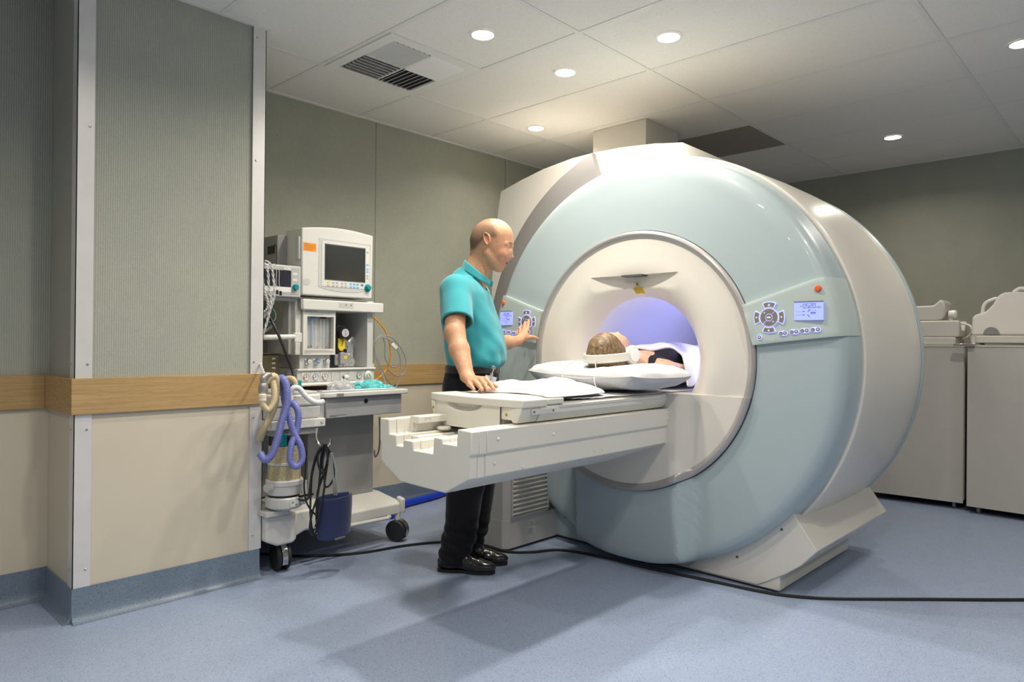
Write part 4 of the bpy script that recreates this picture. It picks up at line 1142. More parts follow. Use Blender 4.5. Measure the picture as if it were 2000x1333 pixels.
F.cone((.03,.012,1.45), (.085,.012,1.395), .045, .022, .004, 'sub')     # open placket
F.cone((.06,.012,1.43), (.12,.012,1.33), .012, .004, .003, 'sub')
v, q = F.mesh()
m_polo = mat('turquoise_polo_fabric', (.035,.30,.345), .8, spec=.2, noise=.03, nscale=20, bump=.15, bscale=1400, sheen=.25)
shirt = npobj('polo_shirt', wor(lap(v, q, 2)), q, m_polo, man)
# collar
F = Field((-.12,-.12,1.36), (.15,.14,1.56), .0026)
F.cone((.030,YH,1.505), (.012,.010,1.405), .0665, .090, 0); F.cone((.038,YH,1.53), (.016,.010,1.40), .0605, .0735, 0, 'sub')
F.plane((.62,0,.78), (-.052,0,1.518), .004)            # upper edge falls towards the front
F.plane((-.52,0,-.85), (.055,0,1.395), .004)           # lower edge
sl, Pq = F._sub(np.array([.02,-.12,1.36]), np.array([.15,.14,1.50])); F.f[sl] = np.maximum(F.f[sl], (.016+.5*np.clip(Pq[..., 0]-.075,0,1))-np.abs(Pq[..., 1]-.012)-(.03*(Pq[..., 0] < .05)))
v, q = F.mesh(); npobj('collar', wor(lap(v, q, 2)), q, m_polo, shirt)
bm = BM(); pts = []
for i in range(41):
    a = 2*PI*i/40; pts.append(wor(np.array([[-.026+.0695*cos(a)*1.02, .2345+.064*sin(a), 1.2005+.012*sin(a)*0+.30*.064*sin(a)*.9]]))[0])
bm.free()
# belt and trousers
F = Field((-.19,-.22,.02), (.19,.25,1.0), .005)
F.loft([.62,.70,.80,.88,.94,.985], [.0,.0,.0,.002,.004,.006], [.10,.118,.138,.138,.128,.122], [.135,.150,.160,.160,.153,.148], .02, rc=[.025]*6)
for y, df, yc in ((.10,0,.098),(-.045,.032,-.045)):
    F.loft([.034,.085,.13,.18,.25,.366,.46,.60,.78], [-.070+df,-.055+df,-.045+df*.9,-.034+df,-.026+df,-.010+df,.008+df*.6,.006,.0], [.062,.074,.082,.080,.080,.087,.097,.104,.122], [.060,.064,.066,.066,.070,.078,.082,.088,.088], .012, rc=[y,y,y,y,y,y*.98,y*.95+.002,y*.85+.006,.025+(.075 if y > 0 else -.065)])
Pg = np.stack(np.meshgrid(*F.ax, indexing='ij'), -1); x, y, z = Pg[..., 0], Pg[..., 1], Pg[..., 2]
lowf = np.clip((.30-z)/.2, 0, 1)
F.f += (.0045*lowf*np.sin(95*z+38*x+9*y)+.003*np.sin(20*x+14*z+6*y)).astype(np.float32)
F.cone((-.10,.10,.17), (.0,.12,.12), .018, .010, .02); F.cone((-.06,.12,.11), (.03,.11,.20), .012, .008, .02)
v, q = F.mesh()
m_trs = mat('black_trousers', (.007,.0065,.009), .8, spec=.12, noise=.1, bump=.1, bscale=1200, sheen=.15)
trs = npobj('trousers', wor(lap(v, q, 2)), q, m_trs, man)
F = Field((-.17,-.19,.94), (.19,.23,1.0), .0035); F.loft([.950,.955,.983,.988], [.005]*4, [.128,.130,.129,.127], [.156,.158,.156,.155], 0, rc=[.025]*4)
v, q = F.mesh(); m_belt = mat('black_leather', (.010,.009,.009), .32, spec=.5, bump=.2, bscale=300)
blt = npobj('belt', wor(lap(v, q, 1)), q, m_belt, man)
bm = BM(); Mx = Matrix(((MF[0],MR[0],0,MO[0]),(MF[1],MR[1],0,MO[1]),(0,0,1,0),(0,0,0,1)))
for a in (0,):
    for (y0, y1, z0, z1) in ((.0,.05,.988,.992),(.0,.05,.946,.950),(.0,.004,.946,.992),(.046,.05,.946,.992)): box(bm, .128, .137, y0, y1, z0, z1, Mx)
obj('buckle', bm, M['steel'], blt)
# shoes
for y, df in ((.10,0),(-.045,.037)):
    F = Field((-.17+df,y-.06,-.004), (.17+df,y+.06,.13), .003)
    F.ell((-.080+df,y,.045), (.062,.036,.040), .02); F.ell((.055+df,y,.030), (.085,.043,.030), .03); F.cone((-.07+df,y,.075), (-.03+df,y,.07), .036, .036, .02)
    F.cone((-.03+df,y,.062), (.05+df,y,.045), .034, .022, .03); F.ell((.100+df,y-.004,.026), (.040,.033,.020), .015)
    for i in range(3): F.cone((.005+.022*i+df,y-.03,.062-.009*i), (.012+.022*i+df,y+.03,.060-.009*i), .0045, .0045, .006)
    F.plane((0,0,-1), (0,0,.010), .003); v, q = F.mesh()
    m_shoe = M.get('shoe') or mat('polished_black_leather', (.012,.010,.009), .18, spec=.6, coat=.4); M['shoe'] = m_shoe
    s_ = npobj('shoe', wor(lap(v, q, 2)), q, m_shoe, man)
    bm = BM()
    out = [(-.142+df,y),(-.132+df,y-.022),(-.09+df,y-.032),(-.03+df,y-.028),(.04+df,y-.038),(.09+df,y-.038),(.128+df,y-.024),(.140+df,y-.002),(.128+df,y+.022),(.09+df,y+.035),(.04+df,y+.037),(-.03+df,y+.028),(-.09+df,y+.032),(-.132+df,y+.022)]
    oc = [(p.x, p.y) for p in cr([(a, b, 0) for a, b in out], 4, closed=True)]
    prism(bm, oc, 'z', .006, .014, Mx); prism(bm, [(a, b) for a, b in oc if a < -.045+df]+[], 'z', 0, .007, Mx); prism(bm, [(a, b) for a, b in oc if a > .0+df], 'z', .001, .007, Mx)
    obj('sole', bm, M['rubber'], s_)
# badge (hangs from the belt: a thing of its own)
bd = thing('identity_badge', 'white photo identity badge clipped to the man\'s belt', 'badge', tuple(wor(np.array([[.08,.16,.93]]))[0]))
c = wor(np.array([[.116,.170,.908]]))[0]
nrm = -np.array((0.7077,0.7073,1.0422)); nrm[2] = 0; Mb = axisM(c, nrm) @ Matrix.Rotation(rad(-14), 4, 'Z')
bm = BM(); box(bm, -.027, .027, -.040, .036, -.001, .001, Mb); cbd = obj('card', bm, mat('badge_card', (.72,.70,.80), .4, noise=.02), bd, bevel=.0008)
bm = BM(); box(bm, -.014, .010, -.036, -.004, .001, .0014, Mb); obj('photo', bm, mat('badge_photo', (.45,.44,.55), .5, noise=.2, nscale=60), cbd)
bm = BM(); lathe(bm, [(.006,0),(.006,.0005),(0,.0005)], 14, Mb @ Matrix.Translation((-.002,-.016,.0014))); prism(bm, [(-.011,-.035),(.007,-.035),(.003,-.023),(-.007,-.023)], 'z', .0014, .0018, Mb); obj('portrait', bm, mat('portrait_red', (.35,.08,.08), .6, noise=.1), cbd)
bm = BM(); box(bm, -.010, .004, .018, .021, .001, .0013, Mb); box(bm, .000, .008, .024, .026, .001, .0013, Mb); obj('print', bm, M['lblk'], cbd)
bm = BM(); box(bm, -.007, .007, .034, .050, -.001, .003, Mb); tube(bm, [Mb @ Vector(p) for p in ((0,.048,.002),(.002,.062,.004),(.0,.075,.003))], .0035, 8); box(bm, -.010, .010, .070, .084, -.001, .006, Mb); obj('clip', bm, M['steel'], bd, bevel=.001)
# ring on the left hand
rc_ = Vector((2.8310,2.6182,1.1692)); dirv = Vector((2.8410,2.6279,1.1780))-Vector((2.8138,2.5986,1.1561))
bm = BM(); lathe(bm, [(.0102,-.002),(.0112,-.002),(.0112,.002),(.0102,.002)], 20, axisM(rc_, dirv)); tag(obj('finger_ring', bm, M['steel']), 'thin silver ring on the man\'s left hand', 'ring')

# ================================================================= patient
pt = thing('lying_patient', 'woman with light brown hair lying face up in the bore, head on the pillow', 'person', (2.75, YC, .98))
HC = np.array([2.738, 1.945, 1.062])
def pb(F, body=True):
    X, Y, Z = HC
    F.ell((X-.012,Y,Z), (.098,.076,.090), .01)
    F.ell((X+.045,Y,Z+.022), (.078,.062,.062), .03)
    F.ell((X+.078,Y,Z+.020), (.042,.050,.046), .02)
    F.ell((X+.112,Y,Z+.034), (.018,.020,.020), .015)
    F.cone((X+.035,Y,Z+.078), (X+.062,Y,Z+.086), .008, .0095, .010); F.ell((X+.066,Y,Z+.084), (.0095,.0095,.010), .005)
    for s in (-1, 1):
        F.ell((X+.068,Y+s*.010,Z+.077), (.007,.006,.007), .004)
        F.ell((X+.050,Y+s*.038,Z+.048), (.024,.020,.024), .015)
        F.ell((X+.030,Y+s*.030,Z+.083), (.009,.014,.010), .008, 'sub'); F.ell((X+.028,Y+s*.029,Z+.064), (.011,.012,.0115), .002)
        F.cone((X+.012,Y+s*.012,Z+.076), (X+.012,Y+s*.040,Z+.064), .008, .008, .010)
        F.cone((X+.088,Y,Z+.072), (X+.089,Y+s*.020,Z+.062), .0065, .003, .004); F.cone((X+.098,Y,Z+.068), (X+.096,Y+s*.018,Z+.060), .0070, .003, .004)
    F.cone((X+.0935,Y-.016,Z+.075), (X+.0935,Y+.016,Z+.075), .0028, .0028, .002, 'sub')
    F.cone((X+.045,Y,Z-.030), (X+.20,Y,Z-.055), .050, .056, .02)
    F.cone((X+.20,Y,Z-.055), (X+.27,Y,Z-.075), .058, .080, .03, flat=((0,1,0),1.3))
    # chest, shoulders
    F.cone((X+.245,Y+.14,Z-.088), (X+.245,Y-.14,Z-.088), .052, .052, .03)
    F.ell((X+.40,Y,Z-.085), (.21,.155,.088), .04)
    for s in (-1, 1):
        F.ell((X+.39,Y+s*.075,Z-.035), (.075,.070,.060), .03)
        F.cone((X+.245,Y+s*.165,Z-.092), (X+.50,Y+s*.205,Z-.125), .049, .040, .02); F.cone((X+.50,Y+s*.205,Z-.125), (X+.75,Y+s*.20,Z-.14), .040, .028, .01)
        F.cone((X+.20,Y+s*.02,Z-.025), (X+.235,Y+s*.13,Z-.045), .010, .009, .02)
    F.ell((X+.75,Y,Z-.10), (.25,.15,.075), .04)
    for s in (-1, 1): F.cone((X+.92,Y+s*.07,Z-.11), (X+1.22,Y+s*.06,Z-.115), .065, .05, .02)
parts = [chunk((2.60,1.84,.94), (2.90,2.05,1.18), .0024, [pb]), chunk((2.86,1.66,.885), (3.35,2.25,1.12), .004, [pb], 2), chunk((3.3,1.66,.885), (4.04,2.25,1.12), .008, [pb], 2)]
v, q = joinm(parts); X, Y, Z = HC
sk = np.tile(np.array([.66,.42,.28]), (len(v), 1))
sk = mixc(sk, (.66,.30,.22), np.clip(sum(blob(v,(X+.05,Y+s*.055,Z+.05),(.03,.03,.03)) for s in (-1,1))*.45+blob(v,(X+.068,Y,Z+.088),(.012,.014,.012))*.6,0,1))
sk = mixc(sk, (.60,.20,.18), np.clip(1.5*blob(v,(X+.093,Y,Z+.072),(.009,.020,.010)),0,1)*.8)
for s in (-1, 1):
    sk = mixc(sk, (.16,.09,.05), np.clip(2*blob(v,(X+.012,Y+s*.028,Z+.078),(.0045,.018,.012)),0,1)*.7)
    sk = mixc(sk, (.10,.05,.04), np.clip(2*blob(v,(X+.036,Y+s*.030,Z+.074),(.0025,.013,.008)),0,1)*.8)
b_ = npobj('body', v, q, M['skin'], pt); vcol(b_, sk)
# hair
F = Field((2.575,1.83,.955), (2.84,2.06,1.19), .0026)
F.ell((X-.026,Y,Z-.002), (.104,.086,.098), .01); F.ell((X-.045,Y,Z-.03), (.090,.082,.070), .02); F.cone((X-.03,Y-.05,Z-.05), (X+.06,Y-.055,Z-.072), .035, .020, .02); F.cone((X-.03,Y+.05,Z-.05), (X+.06,Y+.055,Z-.072), .035, .020, .02)
F.plane((.80,0,.60), (X-.014,Y,Z+.060), .012)
Pg = np.stack(np.meshgrid(*F.ax, indexing='ij'), -1); ang = np.arctan2(Pg[..., 2]-Z-.02, (Pg[..., 1]-Y))
F.f += (.0006*np.sin((Pg[..., 0]-X)*190+3.0*np.sin(ang*1.7)+2*ang)+.0004*np.sin((Pg[..., 0]-X)*330+4*np.sin(ang*2.3+1))+.0015*np.sin(ang*3+30*(Pg[..., 0]-X))).astype(np.float32)
F.cone((X-.13,Y-.001,Z+.085), (X+.03,Y-.001,Z+.105), .0035, .0035, .004, 'sub')
v, q = F.mesh()
m_hair = mat('light_brown_hair', (.30,.19,.09), .42, spec=.5); g = G(m_hair); tc = g.n('TexCoord')
sp = g.n('SeparateXYZ'); mp0 = g.n('Mapping'); mp0.inputs['Location'].default_value = (0,-Y,-Z); g.l(tc.outputs['Object'], mp0.inputs[0]); g.l(mp0.outputs[0], sp.inputs[0])
an = g.math('ARCTAN2', sp.outputs[2], sp.outputs[1]); cb = g.n('CombineXYZ'); g.l(g.math('ADD', g.math('MULTIPLY', sp.outputs[0], 62), g.math('MULTIPLY', g.math('SINE', g.math('MULTIPLY', an, 1.7)), .9)), cb.inputs[0]); g.l(g.math('MULTIPLY', an, .9), cb.inputs[1])
n1 = g.noise(cb.outputs[0], 2.6, 5, .7); g.l(g.ramp(n1, [(.30, (.055,.032,.014)), (.5, (.17,.105,.05)), (.72, (.42,.29,.15))]), g.b.inputs['Base Color']); g.bump(n1, .6, .003)
npobj('hair', lap(v, q, 1), q, m_hair, pt)
# black top: thin skin over the chest with a shoulder strap
F = Field((X+.19,Y-.27,.90), (X+.62,Y+.27,1.10), .003); pb(F); F.f -= .004
Pg = np.stack(np.meshgrid(*F.ax, indexing='ij'), -1); x, y = Pg[..., 0]-X, np.abs(Pg[..., 1]-Y)
xe = np.interp(y, [0,.05,.078,.088,.118,.128,.15,.20,.27], [.325,.315,.27,.19,.19,.275,.315,.37,.45]); mask = np.maximum(xe-x, y-.158)
F.f = np.maximum(F.f, mask.astype(np.float32)); F2 = Field((X+.19,Y-.27,.90), (X+.62,Y+.27,1.10), .003); pb(F2); F.f = np.maximum(F.f, -(F2.f+.003))
v, q = F.mesh(); m_top = mat('black_jersey', (.018,.016,.022), .8, spec=.2, noise=.1)
npobj('strap_top', lap(v, q, 3), q, m_top, pt)
# blanket
def bodyz_(x, y):
    a = abs(y-YC)
    z = 1.068-.9*max(0,a-.05)**2*4.2 if a < .19 else 0
    h = 1.062+.014*smooth01(2.98,3.12,x)-.05*smooth01(3.35,3.75,x)
    t = min(1, a/.262); return .889+(h-.889)*max(0, 1-t**3.2)**.62
bm = BM(); NX, NY2 = 90, 70
def blk(u, v_):
    y = YC+(.268)*(2*v_-1)
    # edge of the blanket runs diagonally over the near shoulder
    ye = y-YC; x0 = 2.985+.02*math.sin(y*30)+ (.15*math.exp(-((ye+.135)/.075)**2))+.10*max(0, ye-.08)
    x = x0+(4.02-x0)*u**1.1
    z = bodyz_(x, y)+.016+.010*fbm(x, y, 2, 7, 3)+.006*math.sin(30*x-22*y+3*fbm(x,y,0,3))
    z += -.012*math.exp(-(u/.06)**2)
    a = abs(ye)
    lim = math.sqrt(max(0, .309**2-min(.309, a)**2)); 
    return (x, y, max(.888, z))
gridsurf(bm, blk, NX, NY2)
tag(obj('blanket', bm, m_blanket, solid=-.010, subsurf=1), 'soft white blanket covering the lying patient up to her chest', 'blanket')
# headphones
hp = thing('headphones', 'cream padded headphones worn by the lying patient', 'headphones', (2.76, YC, 1.03))
bm = BM(); cps = []
for i in range(29):
    a = PI*i/28; xx = 2.775-.185*sin(a)**.85; yy = YC-.102*cos(a); zz = 1.046-.016*sin(a)-.004; cps.append(Vector((xx, yy, zz)))
rows = []
for i, p in enumerate(cps):
    T = (cps[min(i+1,28)]-cps[max(i-1,0)]).normalized(); N_ = T.cross(Vector((0,0,1))).normalized(); hh = .020
    rows.append([bm.verts.new(p+N_*dn+Vector((0,0,dz))) for dn, dz in ((-.005,-hh),(.003,-hh),(.003,hh),(-.005,hh))])
for a, b in zip(rows, rows[1:]):
    for k in range(4): bm.faces.new((a[k], a[(k+1) % 4], b[(k+1) % 4], b[k]))
bm.faces.new(rows[0][::-1]); bm.faces.new(rows[-1]); obj('headband', bm, M['bed'], hp, bevel=.003)
for s in (-1, 1):
    bm = BM(); lathe(bm, [(0,.0),(.030,.0),(.034,.003),(.035,.010),(.034,.014),(.037,.016),(.038,.024),(.036,.030),(.028,.034),(0,.036)], 32, axisM((2.785, YC+s*.078, 1.047), (-.15,s,.05)) @ Matrix.Diagonal((1.14,1.2,1,1))); obj('ear_cup', bm, M['bed'], hp)
    bm = BM(); lathe(bm, [(.0,.0),(.031,.0),(.0315,.003),(.027,.004),(0,.004)], 24, axisM((2.779, YC+s*.114, 1.048), (-.15,s,.05))); obj('ear_cup_cap', bm, M['lring'], hp)
# air tubes
o = clear_tube([(2.60,1.93,1.005),(2.57,1.92,1.012),(2.50,1.95,1.022),(2.44,1.98,.985),(2.42,1.97,.93),(2.45,1.92,.905)])
tag(o, 'left strand of clear plastic ear tube looping over the pillow', 'tube', 'clear ear tubes')
o = clear_tube([(2.60,1.92,1.004),(2.57,1.90,1.012),(2.52,1.87,1.018),(2.47,1.83,.985),(2.42,1.80,.94),(2.41,1.78,.905)])
tag(o, 'right strand of clear plastic ear tube falling over the pillow front', 'tube', 'clear ear tubes')
# ---------------------------------------------------------------- anaesthesia machine
am = thing('anaesthesia_machine', 'tall grey and white anaesthesia machine on castors with a blank screen', 'medical machine', (2.0, 3.35, 0))
def B(name, m, x0, x1, y0, y1, z0, z1, par=None, bv=.003, **k):
    bm = BM(); box(bm, x0, x1, y0, y1, z0, z1); return obj(name, bm, m, par or am, bevel=bv, **k)
# chassis
bm = BM()
P = [(3.085,.150),(3.085,.205),(3.105,.218),(3.30,.243),(3.70,.243),(3.70,.150)]
prism(bm, P, 'x', 1.95, 2.385); obj('chassis', bm, M['cartw'], am, bevel=.006, seg=3)
bm = BM(); P = [(1.72,.150),(1.78,.172),(1.95,.165),(1.95,.275),(1.735,.275),(1.72,.270)]
prism(bm, P, 'y', 3.06, 3.70); obj('chassis_lobe', bm, M['cartw'], am, bevel=.012, seg=3)
bm = BM(); P = [(1.56,.165),(1.62,.135),(1.70,.135),(1.72,.150),(1.72,.278),(1.56,.285)]
prism(bm, P, 'y', 3.03, 3.70); obj('chassis_lobe', bm, M['cartw'], am, bevel=.014, seg=3)
bm = BM(); prism(bm, [(3.07,.155),(3.07,.232),(3.12,.242),(3.12,.155)], 'x', 2.372, 2.40); obj('chassis_end', bm, M['cartw'], am, bevel=.008, seg=3)
bm = BM(); tube(bm, [(1.82,3.035,.165),(2.25,3.035,.155),(2.275,3.05,.156)], .013, 10)
for v in bm.verts: v.co.z = .158+(v.co.z-.158)*.75
obj('foot_bar', bm, M['cartw'], am)
for x, y, a, r in ((1.672,3.10,-8,.066),(2.368,3.10,25,.058),(1.70,3.64,10,.062),(2.34,3.62,-20,.058)):
    Mx = Matrix.Translation((x, y, r+.001)) @ Matrix.Rotation(rad(a), 4, 'Z')
    bm = BM()
    for s in (-1, 1):
        lathe(bm, [(0,.0),(r*.55,.0),(r*.9,.002),(r,.008),(r,.018),(r*.9,.024),(0,.024)], 28, Mx @ axisM((s*.010, 0, 0), (s,0,0)))
    w_ = obj('castor', bm, M['rubber'], am)
    bm = BM(); 
    for k in range(9):
        pass
    prof = [(-.030,-r*.35),(-.036,0),(-.030,r*.55),(-.014,r*1.02),(.012,r*1.08),(.03,r*1.0),(.03,r*1.25),(-.02,r*1.25),(-.042,r*.6),(-.046,0),(-.040,-r*.42)]
    pts = [(-.9*r*cos(t_), .0, .0) for t_ in (0,)]
    A = []
    for t_ in [rad(-25+15*i) for i in range(0, 9)]: A.append((-(r+.004)*cos(t_), (r+.004)*sin(t_)))
    A2 = [(x_*.93, z_*.93) for x_, z_ in A][::-1]
    v_ = prism(bm, [(a_[0], a_[1]) for a_ in A+A2], 'x', -.013, .013)
    for q_ in v_: q_.co = Mx @ Vector((q_.co.x, q_.co.y, q_.co.z))
    obj('castor_fork', bm, M['steel'], w_)
    bm = BM(); cyl(bm, (x, y, r*1.05), (0,0,1), .016, .09, 12); obj('castor_stem', bm, M['cartw'], w_)
# column, drawer, worktop
m_col = mat('cart_column_grey', (.36,.36,.355), .45, noise=.012, nscale=4)
B('column', m_col, 1.93, 2.345, 3.30, 3.72, .244, .702)
B('column_side', M['cartd'], 1.60, 1.93, 3.42, 3.72, .285, .86)
B('pole', M['cart'], 1.565, 1.60, 3.28, 3.34, .28, 1.0, bv=.008)
bm = BM()
for x, z in ((2.325,.62),(2.325,.30)): cyl(bm, (x, 3.2995, z), (0,-1,0), .005, .001, 10)
obj('column_screw', bm, M['cart'], am)
dr = B('drawer', mat('drawer_grey', (.37,.38,.385), .42, noise=.01), 1.925, 2.402, 3.118, 3.70, .704, .808)
bm = BM(); cyl(bm, (2.165,3.1175,.782), (0,-1,0), .0115, .003, 20); cyl(bm, (2.165,3.114,.782), (0,-1,0), .006, .002, 16); obj('lock', bm, M['black'], dr)
bm = BM(); box(bm, 1.945, 2.045, 3.1172, 3.1177, .7165, .7178); box(bm, 1.945, 1.985, 3.1172, 3.1177, .712, .7132); obj('label_text', bm, M['lblk'], dr)
B('drawer_side', M['cart'], 1.875, 1.923, 3.13, 3.70, .700, .806, bv=.004)
bm = BM(); P = [(1.80,3.62),(1.80,3.30),(1.905,3.105),(1.93,3.092),(2.425,3.092),(2.436,3.104),(2.436,3.62)]
prism(bm, P, 'z', .811, .836); wt = obj('worktop', bm, M['cartw'], am, bevel=.005, seg=3)
bm = BM(); P = [(1.84,3.60),(1.84,3.33),(1.925,3.13),(2.40,3.13),(2.40,3.30),(2.35,3.30),(2.35,3.60)]
prism(bm, P, 'z', .8365, .8375); obj('worktop_mat', bm, mat('brushed_tray', (.45,.44,.42), .35, metal=.4), wt)
bm = BM(); box(bm, 1.968, 2.012, 3.0905, 3.092, .815, .832); o2 = obj('oxygen_flush', bm, M['mgrey'], wt, bevel=.001)
bm = BM(); Mt = Matrix(((1,0,0,1.99),(0,0,-1,3.0902),(0,1,0,.8235),(0,0,0,1))); textmesh(bm, 'O\u2082+', .014, Mt); obj('flush_text', bm, M['lblk'], o2)
# gauge panel
B('gauge_panel', M['cart'], 1.863, 2.346, 3.30, 3.66, .868, .951)
B('gauge_bar', M['cartw'], 1.860, 2.350, 3.288, 3.32, .942, .953, bv=.003)
B('gauge_rail', M['cartw'], 1.868, 2.348, 3.270, 3.30, .862, .878, bv=.007)
for i, x in enumerate((1.912,1.967,2.023,2.09,2.142,2.196)):
    B('gauge_bay', M['cartw'] if i < 3 else M['cart'], x-.023, x+.023, 3.2975, 3.30, .885, .934, bv=.001)
def face_on(x, y, z): return Matrix(((1,0,0,x),(0,0,-1,y),(0,1,0,z),(0,0,0,1)))
m_red = mat('gauge_red', (.65,.08,.03), .5); m_bluep = mat('gauge_blue', (.12,.30,.60), .5)
for i, x in enumerate((1.914,1.969,2.025,2.243)):
    r = .0175 if i < 3 else .015; z = .909
    bm = BM(); lathe(bm, [(r,0),(r,.003),(r-.0015,.004),(r-.002,.003),(0,.003)], 24, axisM((x,3.2972,z), (0,-1,0))); gg = obj('gauge', bm, M['cartw'] if i != 1 else [M['cartw']], am)
    bm = BM(); lathe(bm, [(r+.001,0),(r+.001,.0042),(r-.001,.0042),(r-.001,0)], 24, axisM((x,3.2972,z), (0,-1,0))); obj('gauge_ring', bm, m_bluep if i == 1 else M['mgrey'], gg)
    bm = BM(); Mf = face_on(x, 3.2938, z)
    for k in range(11):
        a = rad(225-27*k); box(bm, -.0007, .0007, r*.62, r*.80, 0, .0004, Mf @ Matrix.Rotation(a-PI/2, 4, 'Z'))
    a = rad(100 if i < 3 else 50); box(bm, -.0009, .0009, -.003, r*.6, .0003, .0009, Mf @ Matrix.Rotation(a-PI/2, 4, 'Z')); lathe(bm, [(.0028,0),(.0028,.001),(0,.001)], 10, Mf)
    obj('needle', bm, M['lblk'], gg)
    if i < 3:
        bm = BM(); prism(bm, [(r*.55*cos(rad(t_)), r*.55*sin(rad(t_))) for t_ in range(180, 226, 9)]+[(r*.85*cos(rad(t_)), r*.85*sin(rad(t_))) for t_ in range(225, 179, -9)], 'z', 0, .0005, Mf); obj('red_zone', bm, m_red, gg)
bm = BM(); lathe(bm, [(.0255,0),(.0255,.006),(.020,.010),(.017,.010),(.016,.022),(0,.023)], 24, axisM((2.302,3.2972,.909), (0,-1,0))); box(bm, -.003, .003, -.014, .014, .020, .028, axisM((2.302,3.2972,.909), (0,-1,0)) @ Matrix.Rotation(rad(30),4,'Z')); obj('selector_knob', bm, M['cartw'], am)
# knob block
B('knob_block', M['cart'], 1.879, 2.060, 3.305, 3.6, .953, 1.03, bv=.002)
for i, x in enumerate((1.923,1.976,2.033)):
    bm = BM(); lathe(bm, [(.0165,0),(.0165,.004),(.0135,.006),(.0135,.022),(.012,.024),(0,.024)], 14, axisM((x,3.305,.992), (0,-1,0)))
    kb = obj('flow_knob', bm, M['steel'], am, smooth=True)
    bm = BM(); lathe(bm, [(.0105,.024),(.0105,.0255),(0,.0255)], 20, axisM((x+.001,3.305,.992), (0,-1,0))); obj('knob_cap', bm, [M['lwhite'], m_bluep, M['lwhite']][i], kb)
    bm = BM(); textmesh(bm, ['O\u2082','N\u2082O','Air'][i], .009 if i else .011, face_on(x+.001, 3.279, .992)); obj('knob_text', bm, M['lblk'] if i != 1 else M['lwhite'], kb, smooth=False)
# flow head
fh = B('flow_head', M['cartw'], 1.886, 2.079, 3.335, 3.60, 1.026, 1.262)
bm = BM(); box(bm, 1.886, 1.909, 3.283, 3.335, 1.026, 1.262); box(bm, 2.068, 2.079, 3.283, 3.335, 1.026, 1.262); box(bm, 1.909, 2.068, 3.283, 3.335, 1.026, 1.058); box(bm, 1.909, 2.068, 3.283, 3.335, 1.229, 1.262)
fr_ = obj('window_frame', bm, M['cartw'], fh)
bm = BM(); box(bm, 1.909, 2.068, 3.333, 3.335, 1.058, 1.229); obj('tube_board', bm, M['lwhite'], fh)
bm = BM(); box(bm, 1.944, 1.948, 3.305, 3.309, 1.062, 1.226); box(bm, 1.944, 1.984, 3.305, 3.309, 1.219, 1.228); box(bm, 1.944, 1.951, 3.305, 3.309, 1.062, 1.078); obj('blue_scale', bm, m_bluep, fh, smooth=False)
YS = 3.306
bm = BM(); box(bm, 1.997, 2.036, 3.305, 3.309, 1.220, 1.228); box(bm, 2.058, 2.061, 3.305, 3.309, 1.06, 1.226)
for xx in (1.914,1.938,1.967,1.989,1.998,2.016,2.040):
    for k in range(19): box(bm, xx-.0013, xx+.0013+(.001 if k % 3 == 0 else 0), YS, YS+.0005, 1.068+k*.008, 1.0695+k*.008)
obj('scale_marks', bm, M['lblk'], fh, smooth=False)
for xx in (1.925,1.957,1.978,2.007,2.028,2.049):
    bm = BM(); cyl(bm, (xx,3.318,1.062), (0,0,1), .0055, .160, 10); tb2 = obj('flow_tube', bm, mat('flow_tube_glass', (.80,.83,.84), .15, alpha=.55, spec=.7) if xx < 1.93 else bpy.data.materials['flow_tube_glass'], fh)
for xx in (1.937,1.988,2.047):
    bm = BM(); cyl(bm, (xx,3.322,1.0605), (0,0,1), .0048, .010, 10); obj('float_stop', bm, m_red, fh)
m_glass = mat('clear_window', (.95,.95,.95), .05, trans=1.0, alpha=.25)
bm = BM(); box(bm, 1.909, 2.068, 3.288, 3.290, 1.058, 1.229); obj('window_pane', bm, m_glass, fh)
bm = BM()
for (xa, xb, z) in ((1.893,1.965,1.2565),(1.893,2.07,1.2505),(1.893,1.91,1.2445),(1.915,2.045,1.2445),(1.915,2.0,1.238),(1.893,2.04,1.0495),(1.893,2.07,1.0445),(1.893,2.065,1.0395),(1.893,1.93,1.0345)):
    box(bm, xa, xb, 3.2822, 3.2832, z-.0009, z+.0009)
obj('printed_text', bm, M['lgrey'], fh, smooth=False)
B('side_pillar', M['cartw'], 1.850, 1.884, 3.300, 3.60, 1.026, 1.325, bv=.004)
B('side_pillar_back', M['cart'], 1.832, 1.852, 3.335, 3.40, 1.03, 1.31, bv=.004)
# bay for the vaporiser
B('bay_back', M['cartd'], 2.06, 2.30, 3.60, 3.61, .953, 1.262, bv=0)
B('bay_wall', M['cart'], 2.300, 2.338, 3.305, 3.66, .953, 1.262, bv=.002)
B('bay_step', M['cart'], 2.14, 2.298, 3.52, 3.60, .953, 1.11, bv=.002)
bm = BM(); cyl(bm, (2.235,3.56,1.11), (0,0,1), .008, .012, 10); obj('bay_valve', bm, M['black'], am)
